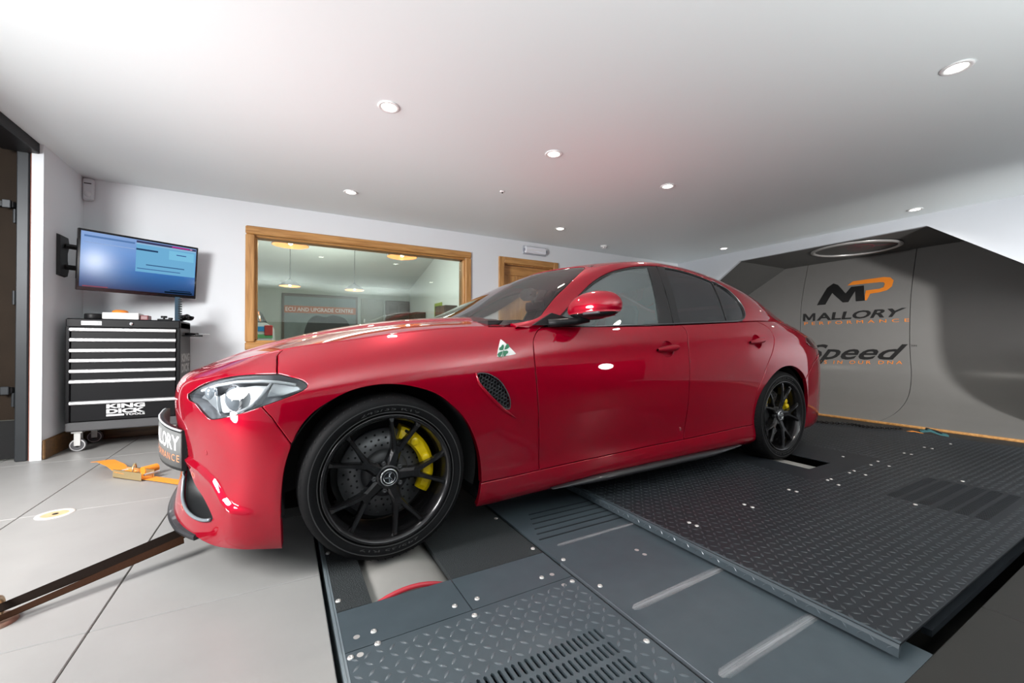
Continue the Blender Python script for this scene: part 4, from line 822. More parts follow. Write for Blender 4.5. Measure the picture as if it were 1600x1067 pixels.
def patch(name, S, Nf, loop, mat, parent, side=1, lift=-.02, sp=.04, holes=()):
    L = [densify(loop, sp*.6)]+[densify(h, sp*.6) for h in holes]; v, t = cdt(L, grid_pts(L, sp)); n = Nf(v); p = S(v)+n*lift
    return finish(name, place(p, side), t, place(n, side), mat, parent)
HL = A([(.615,.694),(.638,.709),(.711,.758),(.802,.787),(.887,.792),(.967,.786),(.997,.784),(1.022,.775),(1.08,.751),(1.109,.733),(1.123,.717),(1.12,.70),(1.079,.673),(1.016,.639),(.931,.599),(.835,.572),(.802,.577),(.767,.602),(.708,.647),(.636,.666)])
ARF = A([(1.118,.048),(1.113,.127),(1.105,.19),(1.102,.262),(1.109,.344),(1.128,.432),(1.153,.523),(1.188,.592),(1.239,.639),(1.29,.667),(1.352,.678),(1.427,.675),(1.523,.655),(1.645,.607),(1.737,.534),(1.803,.456),(1.85,.354),(1.878,.246),(1.885,.146),(1.875,.102),(1.868,.056)])
SEAMB = A([(1.016,.639),(1.058,.580),(1.128,.449)])
STOP = A([(1.884,.161),(2.044,.165),(2.19,.171),(2.421,.177),(2.616,.180),(2.984,.187),(3.254,.186),(3.573,.189),(3.955,.196)])
SBOT = A([(1.869,.054),(2.078,.030),(2.298,.028),(2.726,.032),(3.215,.060),(3.724,.060),(4.025,.037)])
DF = A([(2.19,VT),(2.150,.890),(2.128,.860),(2.115,.818),(2.135,.733),(2.155,.628),(2.181,.428),(2.198,.172)])
DM = A([(3.262,VT),(3.286,.880),(3.290,.847),(3.272,.766),(3.265,.629),(3.268,.480),(3.266,.370),(3.254,.186)])
DR = A([(4.13,VT),(4.18,.890),(4.215,.868),(4.222,.835),(4.204,.781),(4.155,.702),(4.093,.617),(4.020,.497),(3.975,.408),(3.958,.296),(3.955,.196)])
ARR = A([(4.025,.040),(3.990,.120),(3.985,.174),(4.006,.270),(4.031,.358),(4.067,.435),(4.146,.515),(4.245,.571),(4.338,.586),(4.437,.575),(4.546,.530),(4.607,.476),(4.646,.362),(4.657,.250),(4.649,.168),(4.64,.06)])
hl = cat_rom(HL, 3, True); hlA = cat_rom(HL[:7], 3); hlB = cat_rom(HL[6:14], 3); hlC = cat_rom(np.concatenate([HL[13:], HL[:1]]), 3)
arf = cat_rom(ARF, 3); arr = cat_rom(ARR, 3); df = cat_rom(DF, 3); dm = cat_rom(DM, 3); dr_ = cat_rom(DR, 3)
INT = cat_rom(A([(.607,.298),(.625,.276),(.669,.240),(.758,.208),(.831,.170),(.844,.155),(.797,.146),(.722,.146),(.635,.155),(.551,.178),(.515,.224),(.530,.280)]), 3, True)
UM = float(low.U[0])
def snap0(q, lim): q = q.copy(); q[q[:, 0] < UM+lim, 0] = UM; return q
su = np.arange(.5, 1.03, .012); STR_PTS = np.concatenate([np.stack([su, np.interp(su, STRAKE[:, 0], STRAKE[:, 1])+o], 1) for o in (-.03, -.016, -.0055, .0055, .016)])
i_s = next(i for i, q in enumerate(arf) if q[1] > .445)
bump_out = np.concatenate([[(UM, VT), (.45, VT), (.908, VT), (.917, .883), (.96, .833)], hlA[::-1], hlC[::-1], SEAMB[1:], arf[:i_s][::-1], [(1.05, .065), (.969, .074), (.882, .080), (.754, .096), (.5, .10), (UM, .10), (UM, .26), (.055, .30), (.12, .46), (.165, .62), (.17, .70), (.12, .735), (UM, .745)]])
VENT = cat_rom(A([(1.823,.679),(1.879,.676),(1.946,.640),(1.990,.590),(2.017,.535),(2.014,.495),(1.969,.517),(1.908,.575),(1.850,.635)]), 3, True)
i_e = next(i for i, q in enumerate(arf) if q[0] > 1.8 and q[1] < .165)
fend_out = np.concatenate([[(.908, VT), (1.4, VT), (1.8, VT)], df, STOP[:2][::-1], arf[i_s:i_e][::-1], SEAMB[1:][::-1], hlB[::-1], [(.96, .833), (.917, .883)]])
# one dished door handle recess per door
def ell(cu, cv, a, b, n=20): return A([(cu+a*cos(2*pi*k/n), cv+b*sin(2*pi*k/n)) for k in range(n)])
HF, HR = (3.085, .752), (3.985, .772)
fd_out = np.concatenate([[(2.7, VT)], [(3.1, VT)], dm, STOP[2:6][::-1], df[::-1]])
rd_out = np.concatenate([[(3.6, VT)], dr_, STOP[7:8], dm[::-1]])
sill_out = np.concatenate([STOP, [(3.985, .174), (4.02, .04)], SBOT[:-1][::-1], [(1.875, .102)]])
i_r = next(i for i, q in enumerate(arr) if q[0] > 4.6 and q[1] < .50)
quart_out = np.concatenate([[(4.4, VT), (5.02, VT), (5.02, .70), (4.75, .60)], arr[3:i_r+1][::-1], dr_[::-1]])
rb_out = np.concatenate([[(4.75, .595), (5.02, .69), (low.U[-1], .69), (low.U[-1], .06)], arr[i_r:][::-1]])
tail_out = A([(5.025, VT), (low.U[-1], VT), (low.U[-1], .695), (5.025, .695)])
umax = float(low.U[-1])
def snapr(q, lim): q = q.copy(); q[q[:, 0] > umax-lim, 0] = umax; return q
for side in (1, -1):
    bp_ = panel('front_bumper', low_s, low_nn, [bump_out, INT], PAINT, car, side, snap=snap0, depth=.02, sp=.022, extra=STR_PTS)
    fe = panel('front_fender', low_s, low_n, [fend_out, VENT], PAINT, car, side, depth=.03)
    fd = panel('front_door', low_s, low_n, [fd_out, ell(*HF, .050, .047)], PAINT, car, side)
    rd = panel('rear_door', low_s, low_n, [rd_out, ell(*HR, .050, .047)], PAINT, car, side)
    panel('side_sill', low_s, low_n, [sill_out], PAINT, car, side)
    qp = panel('rear_quarter', low_s, low_n, [quart_out], PAINT, car, side, depth=.03)
    rbm = panel('rear_bumper', low_s, low_n, [rb_out], PAINT, car, side, snap=snapr, depth=.02)
    panel('tail_panel', low_s, low_n, [tail_out], PAINT, car, side, snap=snapr)
    panel('tail_lamp', low_s, low_n, [A([(4.665, .755), (4.69, .785), (4.78, .805), (5.3, .82), (5.6, .80), (5.6, .735), (5.1, .70), (4.78, .715), (4.70, .735)])], P('tail_lamp_red', (.11, .004, .008), .12, coat=1.), car, side, gap=0, roll=.004, depth=.004, lift=.006)
    # dark inner shell behind the panel gaps
    patch('inner_shell', low_s, low_n, [(UM, .06), (1.09, .06), (1.09, .42), (1.12, .54), (1.22, .67), (1.38, .72), (1.56, .69), (1.74, .585), (1.84, .45), (1.90, .26), (1.90, .05), (3.96, .05), (3.95, .24), (4.0, .38), (4.07, .48), (4.2, .59), (4.34, .63), (4.5, .60), (4.62, .52), (4.68, .36), (4.69, .06), (umax-.01, .06), (umax-.01, VT-.005), (UM, VT-.005)], LIP, car, side, -.022, .05, [offset(hl, -.006), offset(INT, -.006), offset(VENT, -.006), ell(*HF, .07, .05), ell(*HR, .07, .05)])
    # door handles: dished recess, bar
    for dpar, (cu, cv) in ((fd, HF), (rd, HR)):
        V = []; Fc = []; n = 28; rr = [1.06, .98, .8, .55, .3, .0]
        uv = A([(cu+.050*r*cos(2*pi*k/n), cv+.047*r*sin(2*pi*k/n)) for r in rr for k in range(n)]); nn = low_n(uv)
        dd = np.repeat(A([.006, .008, .018, .026, .029, .030]), n)[:, None]; V = low_s(uv)-nn*dd
        Fc = [(i*n+k, i*n+(k+1) % n, (i+1)*n+(k+1) % n, (i+1)*n+k) for i in range(5) for k in range(n)]
        finish('handle_recess', place(V, side), Fc, place(nn, side), PAINT, dpar)
        # spindle-shaped bar bridging the recess
        V = []; Nn = []; rows = 25; ring = 12
        for i in range(rows):
            t = -1+2*i/(rows-1); c0 = A([[cu+.100*t, cv+.006*t]]); n0 = low_n(c0)[0]; p0 = low_s(c0)[0]; rad = .0225*(1-t*t)**.5 if abs(t) < 1 else 0
            out = .012+.016*(1-t*t)
            for k in range(ring):
                a = 2*pi*k/ring; d = A([0, 0, 1])*sin(a)+n0*cos(a); V.append(p0+n0*(out-.008+rad*.75*cos(a))+A([0, 0, 1.])*rad*.95*sin(a)); Nn.append(d)
        Fc = [(i*ring+k, i*ring+(k+1) % ring, (i+1)*ring+(k+1) % ring, (i+1)*ring+k) for i in range(rows-1) for k in range(ring)]
        finish('door_handle', place(V, side), Fc, place(Nn, side), PAINT, dpar)
    # side vent: dark backing and honeycomb
    patch('vent_backing', low_s, low_n, offset(VENT, -.012), LIP, fe, side, -.03, .03)
    hx_ = MB(); c = VENT.mean(0); R_ = .0105
    for i in range(-12, 13):
        for j in range(-12, 13):
            q = c+A([R_*1.5*i, R_*sqrt(3)*(j+.5*(i % 2))]); 
            if not inside([q], offset(VENT, -.004))[0]: continue
            o6 = A([q+A([R_*cos(k*pi/3), R_*sin(k*pi/3)]) for k in range(6)]); i6 = A([q+A([R_*.78*cos(k*pi/3), R_*.78*sin(k*pi/3)]) for k in range(6)])
            po, pi_ = low_s(o6)-low_n(o6)*.010, low_s(i6)-low_n(i6)*.010; pd = low_s(i6)-low_n(i6)*.020
            hx_.add(place(np.concatenate([po, pi_, pd]), side), [(k, (k+1) % 6, 6+(k+1) % 6, 6+k) for k in range(6)]+[(6+k, 6+(k+1) % 6, 12+(k+1) % 6, 12+k) for k in range(6)])
    o = hx_.build('vent_honeycomb', P('honeycomb', (.05, .05, .055), .3), fe); o['kind'] = 'stuff'
    # vent rim and the sharp red blade under it
    V = []; cc = np.concatenate([VENT, VENT[:1]]); rim = low_s(cc)+low_n(cc)*.001
    MB().tube(place(rim, side), .0028, 6).build('vent_rim', P('rim_grey', (.12, .12, .125), .25, .6), fe)
    bl = A([(1.815, .685), (1.845, .632), (1.905, .570), (1.968, .510), (2.02, .470), (2.055, .445)]); pb = low_s(bl)+low_n(bl)*.003; MB().tube(place(pb, side), [.003, .006, .007, .007, .006, .001], 8).build('vent_blade', PAINT, fe)
    # clover badge
    tri = A([(1.880, .842), (1.900, .752), (2.018, .760)]); ctr = tri.mean(0); tr = densify(tri, .012); tr = ctr+(tr-ctr)*.0+ (tr-ctr)
    rt = cat_rom(A([tri[0]*.86+tri[1]*.14, tri[1]*.86+tri[0]*.14, tri[1]*.86+tri[2]*.14, tri[2]*.86+tri[1]*.14, tri[2]*.86+tri[0]*.14, tri[0]*.86+tri[2]*.14]), 3, True)
    bdg = panel('badge', low_s, low_n, [rt], P('badge_white', (.80, .80, .78), .3, coat=.5), fe, side, gap=0, roll=.001, depth=.001, lift=.002, sp=.02)
    cl = []; 
    for k in range(4):
        a = pi/4+k*pi/2+.12; d = A([cos(a), sin(a)*.95]); e = A([-d[1], d[0]]); cl.append([ctr+A([-.006, -.004])+d*r*.034+e*s*.034 for r, s in ((.12, 0), (.45, .30), (.80, .44), (1.05, .28), (.95, 0), (1.05, -.28), (.80, -.44), (.45, -.30))])
    mbc = MB()
    for lf_ in cl:
        lf_ = A(lf_); mbc.add(place(low_s(lf_)+low_n(lf_)*.0034, side), [tuple(range(8))])
    stem = ctr+A([-.006, -.004])+A([(-.002, 0), (.003, 0), (.008, -.034), (.003, -.034)]); mbc.add(place(low_s(stem)+low_n(stem)*.0034, side), [(0, 1, 2, 3)])
    mbc.build('clover', P('clover_green', (.01, .16, .07), .4), bdg)
    # parking sensor, side marker spot, bumper intake
    q = ell(.768, .393, .012, .012, 16); panel('parking_sensor', low_s, low_n, [q], PAINT, bp_, side, gap=0, roll=.002, depth=.001, lift=.0015, sp=.02)
    iv = INT; pts0 = low_s(iv); nn = low_n(iv); deep = pts0-nn*.10+A([.02, 0, 0]); m = MB(); n = len(iv)
    inn = INT.mean(0)+(INT-INT.mean(0))*.72; dp = low_s(inn)-low_n(inn)*.085
    m.add(place(np.concatenate([pts0-nn*.006, dp]), side), [(k, (k+1) % n, n+(k+1) % n, n+k) for k in range(n)]+[tuple(range(n, 2*n))], 0, True); m.build('intake_duct', P('duct_plastic', (.010, .011, .012), .4), bp_)
    bl = cat_rom(A([(.535, .29), (.517, .235), (.548, .182), (.630, .158), (.722, .149), (.797, .149), (.844, .156)]), 4); p0 = low_s(bl)+low_n(bl)*.004; p1 = low_s(bl)-low_n(bl)*.03; 
    MB().tube(place(p0, side), .006, 8).build('intake_blade', P('blade_grey', (.20, .23, .25), .3, .3), bp_)
    # headlamp: dark bowl, reflector facets, projector lenses, clear cover
    hd = link(bpy.data.objects.new('headlamp', None)); hd.parent = car
    inn = hl.mean(0)+(hl-hl.mean(0))*.93; m = MB(); n = len(hl); pr0 = low_s(hl)-low_n(hl)*.008; pr1 = low_s(inn)-low_n(inn)*.075
    m.add(place(np.concatenate([pr0, pr1]), side), [(k, (k+1) % n, n+(k+1) % n, n+k) for k in range(n)], 0, True); m.build('housing', P('lamp_housing', (.36, .37, .39), .25, .5), hd)
    patch('lamp_back', low_s, low_n, inn, P('lamp_back', (.42, .43, .45), .25, .5), hd, side, -.072, .03)
    REFL = P('lamp_reflector', (.88, .89, .90), .22, .35); LGREY = P('lamp_grey', (.33, .35, .37), .3, .5)
    panel('reflector', low_s, low_n, [A([(.775, .600), (.82, .592), (.93, .615), (.972, .66), (.975, .765), (.91, .776), (.83, .768), (.765, .70)])], REFL, hd, side, gap=0, roll=.006, depth=.03, lift=-.045)
    panel('indicator', low_s, low_n, [A([(.992, .765), (1.008, .690), (1.06, .690), (1.105, .712), (1.092, .728), (1.05, .752)])], P('indicator_clear', (.62, .64, .66), .2, .4), hd, side, gap=0, roll=.005, depth=.02, lift=-.026)
    panel('inner_fin', low_s, low_n, [A([(.655, .678), (.71, .668), (.775, .622), (.81, .592), (.775, .70), (.715, .715), (.675, .71)])], LGREY, hd, side, gap=0, roll=.004, depth=.02, lift=-.035)
    for (cu, cv, r) in ((.72, .728, .028), (.868, .690, .044)):
        c0 = A([[cu, cv]]); p = low_s(c0)[0]-low_n(c0)[0]*.045; nn = low_n(c0)[0]; ax = A([-.85, .52, 0]); p = place([p], side)[0]; ax[1] = -ax[1]*side; ax = ax/np.linalg.norm(ax)
        lens = link(bpy.data.objects.new('projector', None)); lens.parent = hd; lens.location = tuple(p); lens.rotation_euler = Vector(ax).to_track_quat('Z', 'Y').to_euler()
        MB().lathe([(r*1.25, .004), (r*1.15, .012), (r, .008)], 24).build('projector_ring', CHROME, lens); MB().lathe([(r, .008), (r*.85, .018), (r*.5, .026), (0, .028)], 24).build('projector_lens', P('projector', (.30, .33, .36), .05, .2, coat=1.), lens)
    lt = A([(.675, .728), (.76, .765), (.85, .778), (.95, .772), (1.01, .760), (1.075, .738)]); MB().tube(place(low_s(lt)-low_n(lt)*.022, side), .006, 8).build('light_strip', P('light_strip', (.85, .86, .88), .2), hd)
    lt = A([(.90, .600), (.965, .640), (.985, .70), (.985, .765)]); MB().tube(place(low_s(lt)-low_n(lt)*.028, side), .005, 8).build('light_strip', P('light_strip', (.85, .86, .88), .2), hd)
    patch('cover', low_s, low_n, offset(hl, .002), GLL, hd, side, -.001, .03)
    m = MB(); cc = np.concatenate([hl, hl[:1]]); m.tube(place(low_s(cc)-low_n(cc)*.003, side), .0018, 5); m.build('seal', TRIMB, hd)
    # carbon blade along the sill
    xs = np.linspace(.80, 2.36, 30); rings = []
    for x in xs:
        t = (x-.80)/1.56; h_ = .020*min(1, t*5, (1-t)*4)+.003; o_ = .016*min(1, t*6, (1-t)*6); zb = .150+.018*t+.018*max(0, t-.8)*4; wb = .902
        rings.append([(x, -side*(wb-.03), zb+h_), (x, -side*(wb+o_), zb+h_*.7), (x, -side*(wb+o_+.006), zb-h_*.2), (x, -side*(wb+o_*.6), zb-h_*.6), (x, -side*(wb-.05), zb-h_*.7)])
    MB().ring_loft(rings).build('sill_blade', CARB, car)
    # wheel-arch liners
    for cx, cz, r in ARCH:
        m = MB(); prof = [(r+.012, .895), (r+.004, .87), (r, .62), (0, .60)]
        m.lathe(prof, 36, (cx, 0, cz), 'y', a0=-.25, a1=pi+.25); 
        o = m.build('arch_liner', LIP, car); o.scale = (1, -side, 1)
# splitter under the bumper
rings = []
us = np.linspace(UM, .765, 22)
for s_, ul in ((-1, us[::-1]), (1, us[1:])):
    for u in ul:
        p = low([[u, .098]])[0]; nn = low_n([[u, .12]])[0]; nn[2] = 0; nn /= np.linalg.norm(nn); k = min(1, (1-u/.765)*4+.15)
        q = [p-nn*.04+A([0, 0, .022]), p+nn*(.004+.010*k)+A([0, 0, .004]), p+nn*(.006+.014*k)-A([0, 0, .004]), p+nn*(.004+.012*k)-A([0, 0, .014]), p-nn*.06-A([0, 0, .010])]
        rings.append([tuple(place([z], s_)[0]) for z in q])
MB().ring_loft(rings, smooth=False).build('splitter', CARB, car)
# grille patch at the nose
for side in (1, -1):
    g_ = patch('grille', low_s, low_n, [(UM, .24), (.065, .28), (.14, .46), (.185, .62), (.19, .71), (.13, .75), (UM, .76)], P('grille_black', (.015, .015, .016), .4), car, side, -.03)
# bonnet
i = np.argmin(np.abs(hood.xe-.50)); eL = np.stack([hood.xe[:i:6], hood.we[:i:6]], 1); eL = eL[eL[:, 1] > .01]
half = np.concatenate([eL, [(.503, .785), (.571, .692), (.640, .600), (.600, .45), (.545, .25), (.53, 0.)]])
outl = np.concatenate([[(hood.xe[0], 0.)], half, (half*[1, -1])[::-1][1:]])
bon = panel('bonnet', lambda q: hood(q), hood.normal, [outl], PAINT, car, 1, gap=.003, roll=.006, depth=.02, sp=.026)
# scuttle corners between bonnet, wing and screen pillar
for side in (1, -1):
    patch('scuttle_corner', lambda q: hood(q), hood.normal, [(.508, .784), (.575, .693), (.645, .600), (.68, .62), (.68, .70), (.655, .84), (.58, .81)], PAINT, car, side, 0., .03)
patch('scuttle', lambda q: hood(q), hood.normal, [(.44, -.70), (.70, -.62), (.72, 0), (.70, .62), (.44, .70), (.40, 0)], LIP, car, 1, -.018, .05)
# hood fold lines already in the surface; windscreen wipers
# greenhouse
DLO = A([(.216,.040),(.283,.133),(.358,.252),(.44,.360),(.519,.425),(.628,.462),(.727,.477),(.826,.482),(.922,.482),(1.069,.476),(1.28,.473),(1.46,.473),(1.70,.467),(1.904,.453),(2.05,.430),(2.13,.390),(2.185,.316),(2.217,.200),(2.205,.090),(2.160,.035),(2.10,.012)])
dl_top = cat_rom(DLO, 3)
WS = A([(.03,.50),(.09,.415),(.16,.372),(.215,.410),(.266,.470),(.404,.512),(.56,.538),(.714,.575),(.85,.625),(.918,.690),(.940,.80),(.935,.95)])
def mir(q): q = A(q)*1.; q = q[::-1]; q[:, 1] = VG-q[:, 1]; return q
ws_path = np.concatenate([cat_rom(WS, 3), [(.925, VC)]]); ws_half = np.concatenate([[(.004, VC), (.004, .52)], ws_path]); ws_loop = np.concatenate([ws_half, mir(ws_half)[1:-1]])
bl_half = np.concatenate([[(2.0, VC)], cat_rom(A([(2.0, .90), (1.99, .74), (2.02, .655), (2.10, .615), (2.35, .590), (2.52, .60), (2.585, .66), (2.60, .85)]), 3), [(2.605, VC)]]); bl_loop = np.concatenate([bl_half, mir(bl_half)[1:-1]])
Uend = float(gr.U[-1])-.001
left = np.concatenate([[(.03, .50), (.03, .004), (.20, .004)], dl_top, [(2.14, .004), (Uend, .004)]])
frame_out = np.concatenate([left, mir(left), mir(ws_path)[::-1][1:], ws_path[::-1][1:-1]])
def gS(q): return gr(q)
panel('roof_frame', gS, gr_n, [frame_out, bl_loop], PAINT, car, 1, gap=.0015, roll=.004, depth=.02, sp=.03)
def clip(poly, a, b):
    """keep the part of a polygon on the left of the line a-b"""
    a, b = A(a), A(b); n = A([-(b-a)[1], (b-a)[0]]); out = []
    for p, q in zip(poly, np.roll(poly, -1, 0)):
        sp_, sq = (p-a)@n, (q-a)@n
        if sp_ >= 0: out.append(p)
        if sp_*sq < 0: out.append(p+(q-p)*sp_/(sp_-sq))
    return A(out)
dlo_loop = np.concatenate([dl_top, [(1.4, .004), (.6, .004)]])
inn = offset(densify(dlo_loop, .03), .016)
BF, BR, QG = ((1.21, .0), (1.272, .48)), ((1.400, .0), (1.450, .48)), ((1.930, .0), (1.962, .48))
g_f = clip(clip(inn, BF[0], BF[1]), (.40, .5), (.33, .0)) if area2(inn) < 0 or True else inn
g_r = clip(clip(inn, BR[1], BR[0]), (QG[0][0]-.008, 0), (QG[1][0]-.008, .48)); g_q = clip(inn, (QG[1][0]+.008, .48), (QG[0][0]+.008, 0))
for side in (1, -1):
    wf = panel('window_frame', gS, gr_n, [dlo_loop, g_f, g_r, g_q], TRIMB, car, side, gap=.001, roll=.003, depth=.02, lift=-.002, sp=.05)
    patch('front_window', gS, gr_n, offset(g_f, -.004), GLF if side > 0 else GLC, wf, side, -.008, .04); patch('rear_window', gS, gr_n, offset(g_r, -.004), GLR, wf, side, -.008, .04); patch('quarter_window', gS, gr_n, offset(g_q, -.004), GLR, wf, side, -.008, .04)
    bot = A([(u, .010) for u in np.linspace(.55, 2.13, 24)]); MB().tube(place(gr(bot)+gr_n(bot)*.0015, side), .0045, 6).build('waist_trim', P('waist_chrome', (.20, .20, .21), .2, .8), wf)
    qt = dl_top[(dl_top[:, 0] > 1.95)]; MB().tube(place(gr(qt)+gr_n(qt)*.0015, side), .0040, 6).build('quarter_trim', P('waist_chrome', (.20, .20, .21), .2, .8), wf)
    sb = A([(1.335, .0), (1.350, .24), (1.368, .475)]); MB().tube(place(gr(sb)+gr_n(sb)*-.001, side), .003, 5).build('pillar_seam', BLACK, wf)
sc_w = patch('windscreen', gS, gr_n, offset(ws_loop, .003), GLW, car, 1, -.004, .05)
fr_in = offset(densify(ws_loop, .04), .014); patch('screen_border', gS, gr_n, offset(densify(ws_loop, .04), .002), TRIMB, sc_w, 1, -.007, .06, [fr_in])
patch('rear_screen', gS, gr_n, offset(bl_loop, .003), GLR, car, 1, -.004, .05)
# boot lid
cr = r9_curve(low, 1500); k0 = np.argmax(cr[:, 0] > 3.02); cr = cr[k0:]; kk = np.argmax(cr[:, 0] > 3.738) if (cr[:, 0] > 3.738).any() else len(cr); bx_, bw_, bz_ = cr[:kk, 0], cr[:kk, 1], cr[:kk, 2]
def boot(q):
    q = np.atleast_2d(A(q)*1.); we = np.interp(q[:, 0], bx_, bw_); ze = np.interp(q[:, 0], bx_, bz_); t = np.clip(np.abs(q[:, 1])/np.maximum(we, 1e-3), 0, 1.1)
    return np.stack([q[:, 0], q[:, 1], ze+(1-t**2.5)*.030*np.clip((3.745-q[:, 0])/.12, 0, 1)], 1)
def boot_n(q):
    e = 2e-3; q = np.atleast_2d(A(q)*1.); n = np.cross(boot(q+[e, 0])-boot(q-[e, 0]), boot(q+[0, e])-boot(q-[0, e])); n *= np.sign(n[:, 2:3]); return n/np.linalg.norm(n, axis=1, keepdims=True)
eb = np.stack([bx_[::8], bw_[::8]-.001], 1); eb = eb[(eb[:, 1] > .02) & (eb[:, 0] > 3.19)]; bh = np.concatenate([[(3.50, 0), (3.47, .3), (3.42, .58), (3.22, .757)], eb, [(bx_[-1], 0)]]); bo = np.concatenate([bh, (bh*[1, -1])[::-1][1:-1]])
panel('boot_lid', boot, boot_n, [bo], PAINT, car, 1, gap=.002, roll=.005, depth=.02, sp=.035)
# door mirrors
for side in (1, -1):
    mr = link(bpy.data.objects.new('door_mirror', None)); mr.parent = car
    def shp(p, top):
        x, y, z = p; return (x+.22*max(0, (z-1.05))+(abs(y)-.97)*.30, y, z)
    cw = .985*(-side); cz, rx, ry, rz_ = 1.066, .085, .130, .074
    def cap(zlo, zhi, sc, nm, mat):
        V = []; Fc = []; n, m_ = 28, 10
        for i in range(m_+1):
            z = zlo+(zhi-zlo)*i/m_; t = (z-1.045)/(.094 if z > 1.045 else .054); r = max(0, 1-abs(t)**2.3)**.5
            for k in range(n):
                a = 2*pi*k/n; ex = abs(cos(a))**.8*np.sign(cos(a)); ey = abs(sin(a))**.8*np.sign(sin(a)); x = 1.0+rx*sc*r*ex*(1 if ex < 0 else .55); y = cw+ry*sc*r*ey
                V.append((x+.35*(abs(y)-.975)+.10*(z-1.05), y, z+.05*(abs(y)-.975)))
        Fc = [(i*n+k, i*n+(k+1) % n, (i+1)*n+(k+1) % n, (i+1)*n+k) for i in range(m_) for k in range(n)]+[tuple(range(n)), tuple(range(m_*n, m_*n+n))]
        b_ = MB(); b_.add(V, Fc, 0, True); return b_.build(nm, mat, mr)
    cap(1.022, 1.1385, 1., 'mirror_cap', PAINT); cap(.9915, 1.0215, .97, 'mirror_base', TRIMB)
    MB().box((1.048, cw-.095, 1.01), (1.055, cw+.095, 1.115), bev=.003).build('mirror_glass', CHROME, mr)
    lb = [(1.0-.078+.35*(w_-.975)-.006, -side*w_, 1.018+.04*(w_-.975)) for w_ in np.linspace(.99, 1.075, 9)]; MB().tube(lb, .007, 6).build('side_indicator', P('indicator_grey', (.10, .10, .11), .15, coat=.8), mr)
    arm = [(.80, -side*.86, .975), (.86, -side*.885, .978), (.93, -side*.91, .985), (.99, -side*.95, 1.0)]
    MB().tube(arm, [.016, .028, .032, .030], 12, flat=.020).build('mirror_arm', BLK_PL, mr)
    MB().ring_loft([[(.70, -side*(.872+o), .962), (.96, -side*(.872+o), .966), (.98, -side*(.852+o), .995), (.84, -side*(.83+o), 1.03)] for o in (-.01, .006)], smooth=False).build('mirror_foot', BLK_PL, mr)
# number plate in a curved holder, offset to the car's left
plt_ = link(bpy.data.objects.new('number_plate', None)); plt_.parent = car
def plate_pt(w, z, o=0.):
    x = np.interp(w, [-.02, .08, .18, .26, .33, .40, .46, .50, .54], [-.838, -.838, -.830, -.813, -.792, -.766, -.738, -.715, -.688])-.022; return (x-o, -w, z)
def zr(w): t = np.clip((w-.05)/.51, 0, 1); return (.372, .545-.03*t)
wv = np.linspace(.03, .535, 22)
def plate_strip(o, e0, e1, mat, nm, ws=wv):
    m = MB(); m.ring_loft([[plate_pt(w, zr(w)[0]+e0, o), plate_pt(w, zr(w)[1]-e0, o), plate_pt(w, zr(w)[1]-e0, o+e1), plate_pt(w, zr(w)[0]+e0, o+e1)] for w in ws], smooth=True); return m.build(nm, mat, plt_)
plate_strip(-.012, -.008, .016, BLK_PL, 'holder'); pf = plate_strip(.0045, .004, .003, P('plate_grey', (.13, .132, .13), .5, spec=.15, noise=.25, nscale=9), 'plate')
MB().tube([plate_pt(w, zr(w)[1]+.006, .006) for w in wv], .004, 6).build('holder_edge', P('plate_edge', (.55, .60, .62), .3, .3), plt_)
def pmap(p): return A([plate_pt(w, z, .0085) for w, z in p[:, :2]])
lettering('lettering', 'MALLORY', [(.165, .450, 0), (.528, .440, 0), (.528, .500, 0), (.165, .515, 0)], P('plate_white', (.85, .85, .85), .4), pf, .02, pmap, .05)
lettering('lettering', 'PERFORMANCE', [(.165, .400, 0), (.528, .398, 0), (.528, .425, 0), (.165, .430, 0)], P('plate_orange', (.60, .22, .10), .5), pf, .0, pmap, .05, space=1.3)
